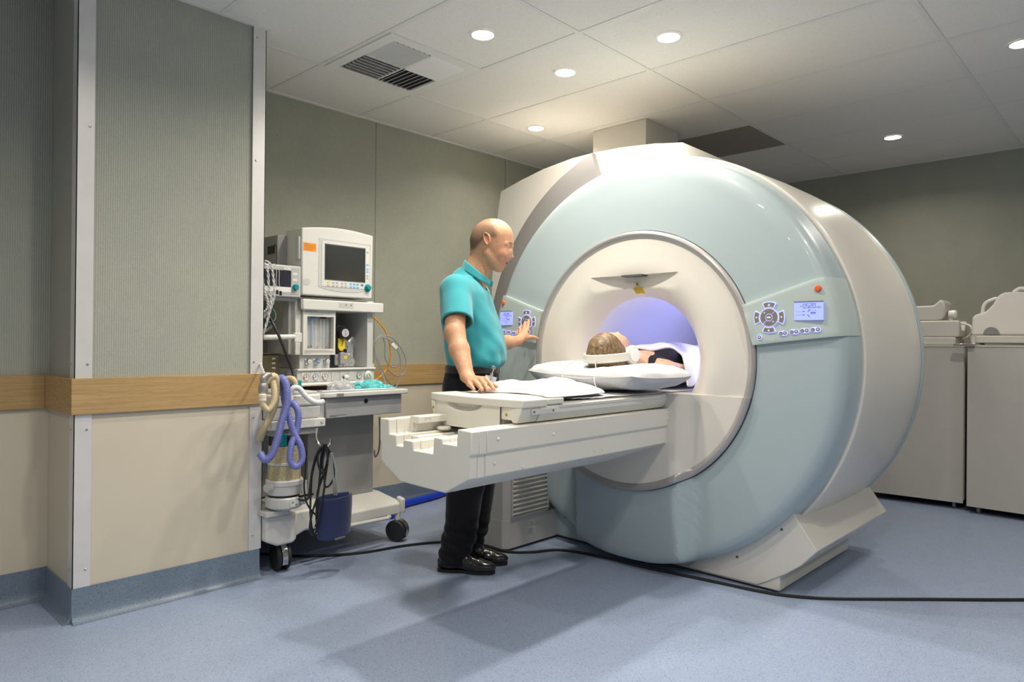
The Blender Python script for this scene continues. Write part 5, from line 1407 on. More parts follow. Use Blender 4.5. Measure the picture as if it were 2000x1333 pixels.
# arch shelf
B('upper_shelf', M['cartw'], 1.872, 2.380, 3.262, 3.66, 1.262, 1.318, bv=.006, seg=3)
B('shelf_cheek', M['cartd'], 1.862, 1.874, 3.266, 3.60, 1.262, 1.316, bv=.003)
B('shelf_tray', M['cartw'], 1.865, 2.33, 3.29, 3.64, 1.318, 1.326, bv=.002)
bm = BM(); box(bm, 2.085, 2.178, 3.2612, 3.2618, 1.280, 1.308); p_ = obj('status_plate', bm, M['cart'], am, bevel=.001)
bm = BM()
for i, xx in enumerate((2.098,2.130,2.162)): lathe(bm, [(.0038,0),(.0038,.001),(0,.001)], 12, axisM((xx,3.2612,1.297), (0,-1,0)))
obj('status_lamp', bm, M['dgrey'], p_)
bm = BM(); lathe(bm, [(.0030,0.001),(.0030,.0016),(0,.0016)], 12, axisM((2.098,3.2612,1.297), (0,-1,0))); obj('green_lamp', bm, mat('green_indicator', (.3,.6,.05), .4, emit=(.4,.8,.05), estr=.6), p_)
# vaporiser
vp = thing('vaporiser', 'black anaesthetic vaporiser with a yellow label and round dial in the machine bay', 'vaporiser', (2.14, 3.40, .955))
bm = BM(); box(bm, 2.088, 2.15, 3.36, 3.50, .956, 1.185); box(bm, 2.12, 2.178, 3.335, 3.45, 1.035, 1.188); obj('housing', bm, M['black'], vp, bevel=.003)
bm = BM(); P = [(2.128,1.065),(2.140,1.047),(2.160,1.047),(2.172,1.06),(2.172,1.115),(2.128,1.115)]; prism(bm, P, 'y', 3.331, 3.335); yl = obj('yellow_plate', bm, M['yellow'], vp)
bm = BM(); box(bm, 2.152, 2.155, 3.3305, 3.331, 1.075, 1.108); box(bm, 2.158, 2.160, 3.3305, 3.331, 1.085, 1.108); box(bm, 2.147, 2.151, 3.3305, 3.331, 1.072, 1.078); obj('plate_text', bm, M['lblk'], yl)
bm = BM(); lathe(bm, [(.034,0),(.034,.012),(.030,.024),(.026,.030),(0,.031)], 28, axisM((2.155,3.335,1.145), (0,-1,0))); dl = obj('dial', bm, M['black'], vp)
bm = BM(); lathe(bm, [(.0225,.031),(.0225,.0325),(0,.0325)], 28, axisM((2.155,3.335,1.145), (0,-1,0))); obj('dial_face', bm, mat('dial_silver', (.6,.6,.62), .4, metal=.3), dl)
bm = BM()
for zz, ww in ((1.156,.010),(1.150,.004),(1.143,.007),(1.135,.009),(1.129,.003)): box(bm, 2.155-ww/2, 2.155+ww/2, 3.3018, 3.3024, zz-.0012, zz+.0012)
obj('dial_text', bm, M['lblk'], dl)
bm = BM(); box(bm, 2.118, 2.150, 3.345, 3.40, .965, 1.030); obj('sight_glass', bm, mat('vaporiser_glass', (.30,.31,.31), .1, noise=.3, nscale=40), vp, bevel=.002)
bm = BM(); prism(bm, [(2.138,.975),(2.178,.970),(2.186,1.0),(2.186,1.030),(2.155,1.042),(2.138,1.035)], 'y', 3.325, 3.38); obj('filler_block', bm, M['mgrey'], vp, bevel=.003)
bm = BM(); lathe(bm, [(0,0),(.013,0),(.015,.006),(.013,.016),(0,.018)], 18, axisM((2.172,3.34,1.04), (.1,-.3,1))); obj('filler_cap', bm, M['black'], vp)
bm = BM(); box(bm, 2.160, 2.182, 3.3242, 3.325, 1.002, 1.018); obj('filler_label', bm, M['yellow'], vp)
# main display
ds = thing('display_monitor', 'large white monitor with blank dark screen and small coloured keys on the machine', 'monitor', (2.07, 3.33, 1.327))
bm = BM(); top = [(1.855+.44*i/12, 1.677+.028*math.sin(PI*min(1,i/12*.8+.08))-.0+.004*(i/12)) for i in range(13)]
P = [(1.858,1.337),(2.292,1.337)]+top[::-1]
prism(bm, P, 'y', 3.25, 3.42); hs = obj('housing', bm, M['cartw'], ds, bevel=.007, seg=3)
bm = BM(); P = [(1.953,1.642),(2.281,1.642),(2.277,1.388),(2.20,1.366),(2.10,1.362),(2.0,1.372),(1.950,1.385)]; prism(bm, P, 'y', 3.2485, 3.2505); bz = obj('bezel', bm, M['cart'], ds, bevel=.0008)
bm = BM(); box(bm, 1.970, 2.270, 3.2465, 3.249, 1.388, 1.629); obj('front_plate', bm, M['cartw'], ds, bevel=.002)
bm = BM(); box(bm, 1.986, 2.242, 3.2455, 3.2468, 1.424, 1.616); obj('screen_frame', bm, M['dgrey'], ds)
bm = BM(); box(bm, 1.991, 2.238, 3.2445, 3.2456, 1.429, 1.611); obj('screen', bm, mat('dark_screen', (.022,.022,.020), .12, spec=.6), ds)
m_kb = mat('key_blue', (.20,.50,.78), .5); m_ky = mat('key_yellow', (.80,.65,.05), .5); m_kg = mat('key_grey', (.48,.48,.47), .5); m_teal = mat('teal_plastic', (.0,.27,.30), .35, noise=.03)
def key(x, z, m): 
    bm = BM(); lathe(bm, [(0,.0015),(.0065,.0015),(.0075,.0005),(.0078,0)], 14, axisM((x,3.2465,z), (0,-1,0)) @ Matrix.Diagonal((1.15,.75,1,1))); obj('key', bm, m, ds)
for i, x in enumerate((2.010,2.040,2.064,2.095,2.118,2.149,2.171,2.193)):
    key(x, 1.412, m_ky if i == 0 else (m_kg if i < 5 else m_kb)); key(x, 1.396, m_kg if i < 5 else m_kb)
key(2.222, 1.410, m_teal)
for z, m in ((1.525,m_kb),(1.502,m_kb),(1.487,m_kb),(1.465,m_kg),(1.450,m_kg),(1.595,m_kg)): key(2.256, z, m)
bm = BM(); lathe(bm, [(.021,0),(.021,.002),(.0135,.003),(.0135,.018),(.011,.021),(0,.021)], 24, axisM((2.258,3.2465,1.397), (0,-1,0))); obj('knob', bm, m_teal, ds)
bm = BM(); lathe(bm, [(.022,0),(.022,.001),(0,.001)], 28, axisM((1.884,3.250,1.405), (0,-1,0)) @ Matrix.Diagonal((1,.8,1,1))); obj('round_recess', bm, M['cart'], ds)
bm = BM(); box(bm, 1.863, 1.937, 3.2492, 3.2502, 1.566, 1.609); og = obj('orange_sticker', bm, mat('orange_sticker', (.85,.30,.02), .6), ds)
bm = BM()
for i in range(6): box(bm, 1.867, [1.890,1.930,1.928,1.932,1.925,1.915][i], 3.2486, 3.2492, 1.6025-i*.006, 1.6037-i*.006)
obj('sticker_text', bm, mat('sticker_ink', (.30,.10,.01), .6), og)
bm = BM(); box(bm, 1.843, 1.856, 3.262, 3.30, 1.52, 1.64); obj('side_handle', bm, M['cart'], ds, bevel=.005)
bm = BM(); box(bm, 1.80, 1.862, 3.40, 3.56, 1.46, 1.655); obj('rear_housing', bm, M['mgrey'], ds, bevel=.004)
bm = BM(); box(bm, 1.795, 1.80, 3.43, 3.50, 1.56, 1.60); tube(bm, cr([(1.80,3.44,1.60),(1.78,3.38,1.60),(1.765,3.34,1.55),(1.76,3.33,1.50),(1.755,3.33,1.485)], 6), .0018, 6); obj('side_connector', bm, M['black'], ds)
# small monitor
sm = thing('gas_monitor', 'small grey patient monitor with a dark screen and teal knob left of the large monitor', 'monitor', (1.72, 3.33, 1.32))
bm = BM(); box(bm, 1.545, 1.852, 3.25, 3.46, 1.322, 1.482); obj('housing', bm, M['cart'], sm, bevel=.006, seg=3)
bm = BM(); box(bm, 1.555, 1.842, 3.2485, 3.25, 1.334, 1.472); obj('front_plate', bm, mat('monitor_face_grey', (.46,.46,.45), .45), sm, bevel=.001)
bm = BM(); box(bm, 1.575, 1.795, 3.2472, 3.2486, 1.372, 1.455); obj('screen', bm, mat('dark_violet_screen', (.03,.028,.04), .15, spec=.6), sm)
bm = BM(); box(bm, 1.575, 1.795, 3.2472, 3.2486, 1.345, 1.370); box(bm, 1.755, 1.792, 3.2468, 3.2473, 1.457, 1.469); obj('label_strip', bm, M['lwhite'], sm)
bm = BM(); textmesh(bm, 'mikro', .011, face_on(1.7735, 3.2464, 1.463)); obj('brand_text', bm, m_kb, sm, smooth=False)
bm = BM(); lathe(bm, [(.015,0),(.015,.014),(.012,.019),(0,.019)], 20, axisM((1.818,3.2485,1.373), (0,-1,0))); obj('knob', bm, m_teal, sm)
for z in (1.440,1.410):
    bm = BM(); box(bm, 1.805, 1.830, 3.2478, 3.2486, z-.007, z+.007); obj('key', bm, M['cartw'], sm, bevel=.0004)
B('monitor_arm', M['cart'], 1.60, 1.86, 3.30, 3.44, 1.306, 1.3215, bv=.003)
# rear left panel, rail, suction jar
B('rear_panel', M['cartd'], 1.60, 1.852, 3.62, 3.66, .86, 1.306, bv=0)
B('rear_panel_insert', M['dgrey'], 1.66, 1.70, 3.612, 3.62, 1.12, 1.24, bv=.002)
bm = BM(); box(bm, 1.745, 1.79, 3.617, 3.62, 1.165, 1.235); rl = obj('panel_label', bm, M['cart'], am)
bm = BM(); box(bm, 1.752, 1.782, 3.6165, 3.617, 1.20, 1.206); box(bm, 1.757, 1.777, 3.6165, 3.617, 1.172, 1.19); obj('label_text', bm, M['lgrey'], rl)
bm = BM(); tube(bm, [(1.55,3.22,1.112),(1.80,3.22,1.120)], .013, 12); obj('side_rail', bm, M['cartw'], am)
B('rail_bracket', M['cartw'], 1.798, 1.838, 3.21, 3.24, 1.092, 1.14, bv=.003)
bm = BM(); tube(bm, cr([(1.60,3.50,1.17),(1.66,3.48,1.13),(1.72,3.47,1.125),(1.80,3.48,1.165),(1.84,3.5,1.19)], 8), .008, 8); obj('white_hose', bm, M['cartw'], am)
jr = thing('suction_jar', 'smoky brown plastic suction jar with printed volume marks behind the hoses', 'jar', (1.70, 3.34, .86))
bm = BM(); box(bm, 1.585, 1.762, 3.30, 3.44, .862, 1.030); obj('jar', bm, mat('smoky_brown_plastic', (.085,.065,.025), .15, noise=.15, nscale=12), jr, bevel=.008, seg=3)
bm = BM(); box(bm, 1.578, 1.768, 3.295, 3.445, 1.030, 1.036); obj('lid', bm, mat('smoky_lid', (.06,.05,.03), .3), jr, bevel=.002)
for i, s_ in enumerate(('300','600','900')):
    bm = BM(); textmesh(bm, s_, .013, face_on(1.732, 3.2992, 1.008-i*.024)); obj('volume_mark', bm, M['lwhite'], jr, smooth=False)
# absorber with canister
ab = thing('carbon_dioxide_absorber', 'grey absorber unit with a clear canister of beige granules low on the machine', 'absorber', (1.65, 3.0, .3))
def LC(name, m, prof, x=1.645, y=3.02, par=None, seg=36):
    bm = BM(); lathe(bm, prof, seg, Matrix.Translation((x, y, 0))); return obj(name, bm, m, par or ab)
m_gran = mat('beige_granules', (.50,.42,.25), .8, noise=.35, nscale=220, bump=.8, bscale=260)
LC('canister', m_gran, [(0,.452),(.074,.452),(.074,.612),(0,.612)])
LC('canister_ring', M['cart'], [(.0745,.522),(.078,.524),(.078,.533),(.0745,.535)])
LC('canister_top', M['black'], [(0,.612),(.07,.612),(.07,.655),(0,.655)])
LC('base_ring', M['cart'], [(0,.385),(.078,.385),(.080,.395),(.080,.425),(.085,.430),(.085,.448),(.080,.454),(0,.454)])
LC('base_gap', M['black'], [(0,.372),(.07,.372),(.07,.386),(0,.386)])
LC('base', M['cart'], [(0,.318),(.070,.318),(.084,.328),(.086,.345),(.086,.368),(.080,.374),(0,.374)])
bm = BM(); tube(bm, [(1.700,2.935,.448),(1.700,2.930,.36)], .011, 12); lathe(bm, [(0,0),(.020,0),(.020,.006),(0,.006)], 18, axisM((1.700,2.944,.355), (0,-1,0))); obj('release_handle', bm, M['cartw'], ab)
bm = BM(); box(bm, 1.630, 1.672, 2.9335, 2.9345, .333, .362); pl2 = obj('symbol_plate', bm, M['cartw'], ab)
bm = BM(); 
for xx, zz in ((1.641,.353),(1.660,.341)): lathe(bm, [(.0042,0),(.0042,.0006),(.0030,.0006),(.0030,0)], 12, axisM((xx,2.9335,zz), (0,-1,0))); box(bm, xx-.008, xx+.008, 2.9329, 2.9334, zz-.0005, zz+.0005)
obj('symbol', bm, M['lblk'], pl2)
bm = BM(); cyl(bm, (1.568,3.0,.425), (-1,-.3,0), .018, .03, 14); obj('side_port', bm, M['cart'], ab)
bm = BM(); box(bm, 1.575, 1.60, 2.97, 2.985, .618, .668); cyl(bm, (1.607,2.965,.615), (0,0,1), .016, .055, 14); obj('teal_lock', bm, m_teal, ab, bevel=.002)
def BX(name, m, *a, bv=.004): 
    bm = BM(); box(bm, *a); return obj(name, bm, m, ab, bevel=bv, seg=3)
BX('bracket', M['cartd'], 1.575, 1.80, 2.98, 3.42, .655, .69)
BX('platform', M['cartw'], 1.545, 1.828, 2.965, 3.42, .688, .728)
bm = BM(); cyl(bm, (1.808,2.964,.712), (0,-1,0), .008, .003, 12); obj('platform_button', bm, M['cart'], ab)
BX('valve_block', M['cart'], 1.560, 1.815, 2.99, 3.40, .728, .790, bv=.010)
BX('valve_cover', M['cartw'], 1.575, 1.815, 2.985, 3.40, .790, .845, bv=.010)
BX('valve_lid', M['cart'], 1.60, 1.80, 2.995, 3.38, .845, .858, bv=.004)
BX('lower_arm', M['cart'], 1.54, 1.66, 2.99, 3.10, .288, .312, bv=.004)
bm = BM(); lathe(bm, [(0,0),(.020,0),(.023,.010),(.023,.042),(.018,.046),(0,.046)], 18, Matrix.Translation((1.760,3.12,.860))); obj('teal_cap', bm, m_teal, ab)
# ---- breathing hoses (each a thing)
m_tan = mat('tan_hose', (.62,.52,.33), .45, spec=.4); m_pur = mat('violet_hose', (.22,.25,.62), .28, spec=.5, trans=.15); m_wh = mat('clear_white_hose', (.72,.73,.74), .35, spec=.5)
def hose(pts, r, m, label, pitch=.007, amp=.0016, name='breathing_hose'):
    bm = BM(); corrugated(bm, cr(pts, 12), r, amp, pitch, 12); return tag(obj(name, bm, m, angle=180), label, 'hose', 'breathing hoses')
hose([(1.4882,2.9000,0.9131),(1.5022,2.8950,0.9377),(1.5291,2.9000,0.9367),(1.5421,2.9100,0.8946),(1.5406,2.9150,0.8255),(1.5247,2.9300,0.7566),(1.4988,2.9400,0.7050),(1.4951,2.9700,0.6520)], .0155, m_tan, 'cream corrugated hose curving over the rail and down its left edge')
hose([(1.5143,2.8900,0.9194),(1.5141,2.8750,0.8748),(1.5046,2.8650,0.8285),(1.4784,2.8600,0.7968),(1.4546,2.8600,0.8161),(1.4507,2.8620,0.8384)], .0135, m_tan, 'short cream corrugated hose hooked up into a white connector')
hose([(1.6445,3.0200,0.8611),(1.6622,3.0000,0.8686),(1.6801,2.9900,0.8925),(1.6722,3.0000,0.9188),(1.6629,3.0500,0.9169),(1.6637,3.1000,0.8976)], .0125, m_tan, 'small cream corrugated hose bend behind the violet hoses')
hose([(1.5599,2.9300,0.9230),(1.5661,2.9000,0.9287),(1.5783,2.8850,0.8898),(1.5764,2.8800,0.8143),(1.5525,2.8800,0.7357),(1.5312,2.8800,0.6578),(1.5103,2.8850,0.5959),(1.4870,2.9000,0.5741),(1.4780,2.9300,0.5987)], .0165, m_pur, 'violet corrugated hose falling in a wide loop towards the pillar edge')
hose([(1.5729,2.9450,0.9173),(1.5775,2.9250,0.8902),(1.5854,2.9150,0.8231),(1.6008,2.9050,0.7531),(1.6240,2.8950,0.6754),(1.6497,2.8850,0.6179),(1.6553,2.8800,0.5571),(1.6248,2.8800,0.5281),(1.5994,2.8850,0.5583),(1.6065,2.8900,0.6264),(1.6369,2.9000,0.6878),(1.6464,2.9000,0.7573),(1.6362,2.9100,0.8018),(1.6296,2.9400,0.8143)], .0150, m_pur, 'violet corrugated hose twisting into a narrow hanging loop')
hose([(1.6461,2.9700,0.8209),(1.6432,2.9700,0.8567),(1.6583,2.9650,0.8802),(1.6844,2.9600,0.8746),(1.7082,2.9500,0.8428),(1.7401,2.9400,0.8153),(1.7723,2.9300,0.8069),(1.7942,2.9300,0.8130)], .0130, m_wh, 'milky white corrugated hose arching to the drawer corner')
bm = BM(); tube(bm, cr([(1.4638,2.8800,0.9059),(1.4658,2.8800,0.9372),(1.4923,2.8900,0.9473),(1.5194,2.9000,0.9279)], 6), .014, 12)
lathe(bm, [(0,0),(.017,0),(.021,.012),(.021,.040),(.016,.050),(0,.052)], 18, axisM((1.4642,2.8800,0.8634), (0,0,1)))
tag(obj('metal_elbow', bm, mat('satin_elbow_metal', (.42,.40,.38), .3, metal=.6)), 'grey metal elbow connector on the hoses above the oak rail', 'connector')
bm = BM(); lathe(bm, [(0,0),(.015,0),(.017,.003),(.017,.013),(.015,.016),(.017,.018),(.017,.030),(.013,.034),(0,.034)], 16, axisM((1.4519,2.8620,0.8339), (0,0,1)))
tag(obj('hose_connector', bm, mat('cream_connector', (.74,.68,.52), .4)), 'cream plastic connector capping the short hooked hose', 'connector')
# ---- cables
def cab(pts, r, m, label, name='cable', group=None, n=8):
    bm = BM(); tube(bm, cr(pts, n), r, 8); return tag(obj(name, bm, m), label, 'cable', group)
cab([(1.6546,3.2000,1.2186),(1.6634,3.1700,1.1735),(1.6883,3.1500,1.1040),(1.7161,3.1400,1.0266),(1.7415,3.1300,0.9512),(1.7502,3.1000,0.8720),(1.7731,3.1200,0.8246)], .0068, M['cable'], 'thick black cable slanting down in front of the suction jar')
m_or = mat('orange_cable', (.80,.33,.01), .45, noise=.05)
cab([(2.4309,3.4500,1.2529),(2.4829,3.4500,1.2148),(2.5285,3.4500,1.1665),(2.5597,3.4500,1.0986),(2.5719,3.4500,1.0301),(2.5575,3.4500,0.9617),(2.5239,3.4500,0.9127),(2.4723,3.4400,0.8777),(2.4288,3.4200,0.8647)], .0050, m_or, 'orange cable bowing out from the right side of the machine')
m_gc = mat('grey_cable', (.30,.31,.32), .4, noise=.05)
for i, pts in enumerate(([(730,665),(745,655),(765,660),(782,680),(793,705),(790,730),(772,734),(756,720)], [(730,668),(742,658),(760,664),(776,682),(784,706),(780,738),(772,756),(760,748),(745,722),(733,690)], [(731,690),(733,664),(746,656),(752,672),(752,698),(762,716),(775,716),(782,700),(776,676),(760,660),(742,660)], [(731,672),(735,700),(744,725),(753,748),(757,758)], [(730,705),(738,735),(746,752),(752,756)])):
    pass
cab([(2.4260,3.4200,1.1008),(2.4698,3.4100,1.1347),(2.5486,3.4100,1.1235),(2.6262,3.4200,1.0617),(2.6664,3.4200,0.9828),(2.6516,3.4200,0.9044),(2.5780,3.4100,0.8942),(2.5244,3.4100,0.9326)], .0038, m_gc, 'outermost grey cable loop at the right side of the machine', group='coiled grey cables')
cab([(2.4156,3.4000,1.0918),(2.4553,3.4000,1.1254),(2.5224,3.4000,1.1109),(2.5840,3.4000,1.0495),(2.6119,3.4000,0.9747),(2.6015,3.4000,0.8753),(2.5713,3.4000,0.8237),(2.5253,3.4000,0.8623),(2.4685,3.4000,0.9402),(2.4272,3.4000,1.0255)], .0040, m_gc, 'grey cable loop that hangs lowest beside the orange cable', group='coiled grey cables')
cab([(2.4412,3.4300,1.0371),(2.4477,3.4300,1.1040),(2.4918,3.4300,1.1320),(2.5149,3.4300,1.0738),(2.5157,3.4300,1.0030),(2.5541,3.4300,0.9530),(2.6041,3.4300,0.9490),(2.6307,3.4300,0.9987),(2.5987,3.4300,1.0740),(2.5332,3.4300,1.1202)], .0034, m_gc, 'thin grey cable doubling back inside the coil', group='coiled grey cables')
cab([(2.4014,3.3800,1.0859),(2.4097,3.3700,1.0022),(2.4360,3.3600,0.9272),(2.4515,3.3400,0.8585),(2.4369,3.3000,0.8342)], .0036, m_gc, 'straight grey cable dropping from the coil towards the worktop', group='coiled grey cables')
bm = BM(); box(bm, -.022, .022, -.008, .008, -.012, .012, Matrix.Translation((2.5382,3.3700,1.0714)) @ Matrix.Rotation(rad(40), 4, 'Y')); tag(obj('cable_connector', bm, M['cartw'], bevel=.004), 'small white plug block on the coiled grey cables', 'connector')
bm = BM(); box(bm, 2.336, 2.365, 3.37, 3.44, 1.118, 1.135); box(bm, 2.336, 2.36, 3.37, 3.44, .985, 1.0); obj('cable_hook', bm, M['black'], am, bevel=.002)
bm = BM(); tube(bm, [(2.37,3.45,1.02),(2.40,3.45,.88),(2.40,3.45,.84)], .010, 8); box(bm, 2.39, 2.43, 3.42, 3.46, .93, .97); obj('suction_port', bm, M['cartw'], am)
# braided white leads at the left
m_br = mat('braided_white_lead', (.62,.62,.60), .6, noise=.3, nscale=500)
def braid(pts, label):
    P = cr(pts, 10); bm = BM()
    for ph in (0, PI):
        q = []
        for i, p in enumerate(P):
            a = i*.8+ph; q.append(p+Vector((cos(a)*.0036, sin(a)*.0036, 0)))
        tube(bm, q, .0033, 6)
    return tag(obj('braided_lead', bm, m_br), label, 'lead', 'braided white leads')
braid([(1.6018,3.2000,1.4792),(1.6205,3.1700,1.4837),(1.6418,3.1600,1.4601),(1.6531,3.1600,1.3990),(1.6592,3.1600,1.3249),(1.6492,3.1700,1.2626),(1.6283,3.1800,1.2322),(1.6071,3.2000,1.2245)], 'braided white lead bulging out farthest right over the small monitor')
braid([(1.5969,3.1900,1.4633),(1.6076,3.1650,1.4723),(1.6211,3.1550,1.4334),(1.6272,3.1550,1.3599),(1.6411,3.1550,1.2866),(1.6287,3.1600,1.2120),(1.6111,3.1700,1.1377),(1.6035,3.1900,1.0932)], 'braided white lead running from the small monitor to the side rail')
braid([(1.5948,3.1800,1.4328),(1.6006,3.1650,1.3955),(1.6091,3.1600,1.3343),(1.6225,3.1600,1.2981),(1.6256,3.1600,1.2613),(1.6101,3.1700,1.2362),(1.5994,3.1900,1.2314)], 'braided white lead, shortest of those over the small monitor')
braid([(1.5952,3.1850,1.3888),(1.6061,3.1700,1.3592),(1.6198,3.1650,1.3105),(1.6412,3.1650,1.2720),(1.6310,3.1750,1.2322),(1.6075,3.1900,1.1995)], 'braided white lead curling under the small monitor')
braid([(1.5566,3.1000,1.0118),(1.5393,3.0500,0.9824),(1.5165,2.9800,0.9547),(1.4960,2.9300,0.9456)], 'braided white lead ending above the metal elbow')
for k, (a, b_, c_) in enumerate(((536,541,566),(541,546,573))):
    pass
cab([(1.6837,3.2200,1.4729),(1.6897,3.2000,1.4418),(1.6876,3.2000,1.3912),(1.6934,3.2000,1.3537)], .0014, M['cartw'], 'thin white lead ending in a black plug, the left one of two', group='thin sensor leads')
cab([(1.6890,3.2200,1.4810),(1.7032,3.2000,1.4480),(1.7038,3.2000,1.3923),(1.7097,3.2000,1.3497)], .0014, M['cartw'], 'thin white lead ending in a black plug, the right one of two', group='thin sensor leads')
for p0, lb in (((1.6949,3.2000,1.3387),'black plug hanging on the left thin white lead'),((1.7126,3.2000,1.3347),'black plug hanging on the right thin white lead')):
    bm = BM(); box(bm, -.005, .005, -.005, .005, -.011, .011, Matrix.Translation(p0)); tag(obj('sensor_plug', bm, M['black'], bevel=.002), lb, 'plug', 'sensor plugs')
cab([(1.6568,3.3000,1.2769),(1.6688,3.2800,1.2207),(1.7017,3.2800,1.1910),(1.7290,3.2800,1.2124),(1.7308,3.3000,1.2543),(1.6996,3.3200,1.2691)], .0024, mat('green_tube', (.10,.30,.24), .4), 'thin green tube curled behind the braided leads')
# ---- cuff, hook and black tubes
bm = BM(); tube(bm, cr([(1.7750,2.9550,0.6806),(1.7516,2.9200,0.6568),(1.7333,2.8800,0.6314),(1.7430,2.8600,0.6064),(1.7700,2.8600,0.6036),(1.7889,2.8600,0.6209),(1.7914,2.8600,0.6423)], 6), .0045, 8)
tag(obj('metal_hook', bm, M['steel']), 'bent metal hook under the absorber platform holding black tubes', 'hook')
m_tb = mat('glossy_black_tube', (.012,.012,.013), .22, spec=.6)
def blk_tube(pts, label, r=.0052): return cab(pts, r, m_tb, label, 'black_tube', 'black tubes on the hook', 10)
blk_tube([(1.7590,2.8600,0.6167),(1.7219,2.8600,0.5825),(1.6963,2.8600,0.5030),(1.6841,2.8600,0.4225),(1.6801,2.8700,0.3747),(1.6751,2.9200,0.3603),(1.6764,2.9500,0.3695),(1.6959,2.9200,0.3808),(1.7207,2.8900,0.3865)], 'black tube on the hook swinging left to the absorber')
blk_tube([(1.7582,2.8500,0.6202),(1.7373,2.8500,0.5702),(1.7303,2.8500,0.4764),(1.7181,2.8500,0.3837),(1.6900,2.8500,0.3061),(1.6803,2.8500,0.2377),(1.6963,2.8500,0.2112),(1.7145,2.8500,0.2288),(1.7136,2.8500,0.3138),(1.7205,2.8500,0.4069),(1.7595,2.8500,0.5082),(1.7722,2.8500,0.5782),(1.7613,2.8550,0.6194)], 'longest black tube loop, reaching below the navy cuff')
blk_tube([(1.7625,2.8700,0.6129),(1.7258,2.8750,0.5566),(1.7028,2.8750,0.4766),(1.6985,2.8750,0.3946),(1.6968,2.8750,0.3123),(1.7027,2.8750,0.2523),(1.7081,2.8700,0.2121)], 'straightish black tube hanging at the left of the bundle')
blk_tube([(1.7525,2.8450,0.6166),(1.7800,2.8450,0.5780),(1.7997,2.8450,0.5278),(1.7978,2.8450,0.4561),(1.7709,2.8450,0.4217),(1.7519,2.8450,0.4315),(1.7568,2.8450,0.4736),(1.7668,2.8450,0.5437),(1.7606,2.8450,0.6110)], 'small black tube loop at the right of the bundle', .0048)
blk_tube([(1.7413,2.8400,0.6230),(1.7150,2.8400,0.5927),(1.7130,2.8400,0.5388),(1.7348,2.8400,0.4890),(1.7587,2.8400,0.5096),(1.7634,2.8400,0.5685),(1.7467,2.8400,0.6224)], 'tight black tube coil at the top of the bundle')
blk_tube([(1.7517,2.8350,0.6177),(1.7339,2.8350,0.5370),(1.7456,2.8350,0.4410),(1.7306,2.8350,0.3488),(1.7154,2.8350,0.2926),(1.7031,2.8400,0.2470)], 'black tube crossing in front of the bundle', .005)
blk_tube([(1.6872,2.9000,0.5935),(1.6801,2.8950,0.5004),(1.6758,2.8950,0.4185),(1.6894,2.8900,0.3464),(1.7267,2.8850,0.2936),(1.7507,2.8800,0.2736)], 'black tube looping low behind the bundle', .0042)
cab([(1.7796,2.8400,0.5786),(1.7885,2.8400,0.5179),(1.7948,2.8400,0.4453),(1.8073,2.8500,0.3748)], .0042, m_gc, 'left grey tube leading down into the navy cuff', group='grey cuff tubes'); cab([(1.7819,2.8350,0.5789),(1.8019,2.8350,0.5049),(1.8053,2.8350,0.4445),(1.8152,2.8450,0.3744)], .0042, m_gc, 'right grey tube leading down into the navy cuff', group='grey cuff tubes')
cf = thing('blood_pressure_cuff', 'navy blue blood pressure cuff rolled open and hanging in front of the machine base', 'cuff', tuple((1.8140,2.8500,0.2726)))
m_navy = mat('navy_nylon', (.018,.028,.095), .6, spec=.3, bump=.2, bscale=500, sheen=.3)
c0 = Vector((1.8126,2.8500,0.2777)); bm = BM()
def cuffs(u, v):
    a = -2.5+5.0*u; z = (v-.5)*.185
    x = .088*math.sin(a*.62)*(1-.04*v); y = -.055*cos(a*.62*1.15)+.012*math.sin(3*u+2*v)
    return (c0.x+x, c0.y+y, c0.z+z+.006*math.sin(a)+.010*math.cos(a*.62)*(v-.5))
gridsurf(bm, cuffs, 40, 14)
gridsurf(bm, lambda u, v: (c0.x-.086+.172*u, c0.y+.012+.018*math.sin(PI*u), c0.z-.088+.19*v), 12, 8)
obj('wrap', bm, m_navy, cf, solid=.006, subsurf=1, angle=180)
bm = BM(); tube(bm, [c0+Vector(p) for p in ((-.03,-.045,-.098),(.025,-.045,-.096))], .006, 8); obj('velcro_roll', bm, M['dgrey'], cf)
# ---- litter on the worktop
m_film = mat('crinkled_clear_film', (.80,.82,.83), .16, trans=.35, alpha=.6, spec=.8); m_tealf = mat('turquoise_packaging', (.10,.50,.50), .35, noise=.25, nscale=60, spec=.6); m_paper = mat('white_blue_paper', (.72,.77,.84), .7)
def crumple(name, c, sx, sy, h, m, label, cat, seed, amp=.35):
    bm = BM(); n = 28
    def f(u, v):
        a = 2*PI*u; rr = math.sin(PI*v/2); k = 1+amp*mnoise.noise(Vector((cos(a)*2+seed, math.sin(a)*2, v*4)))
        z = h*cos(PI*v/2)**.8*(1+1.1*amp*mnoise.noise(Vector((cos(a)*rr*4+seed, math.sin(a)*rr*4, seed))))+.0015
        return (c[0]+sx*rr*k*cos(a), c[1]+sy*rr*k*math.sin(a), c[2]+max(.001, z))
    gridsurf(bm, f, 44, 12, closeu=True); bmesh.ops.remove_doubles(bm, verts=bm.verts, dist=1e-5)
    return tag(obj(name, bm, m, angle=20), label, cat)
ZW = .8378
crumple('turquoise_packet', (2.255,3.22,ZW), .10, .045, .045, m_tealf, 'crumpled turquoise plastic packet on the machine worktop', 'packet', 1.3)
crumple('clear_wrapper', (2.07,3.21,ZW), .075, .045, .050, m_film, 'crumpled clear plastic wrapper left of the turquoise packet', 'wrapper', 4.1, .5)
crumple('turquoise_tissue', (2.345,3.19,ZW), .055, .03, .018, m_tealf, 'small flat turquoise tissue at the right end of the worktop', 'tissue', 7.7, .5)
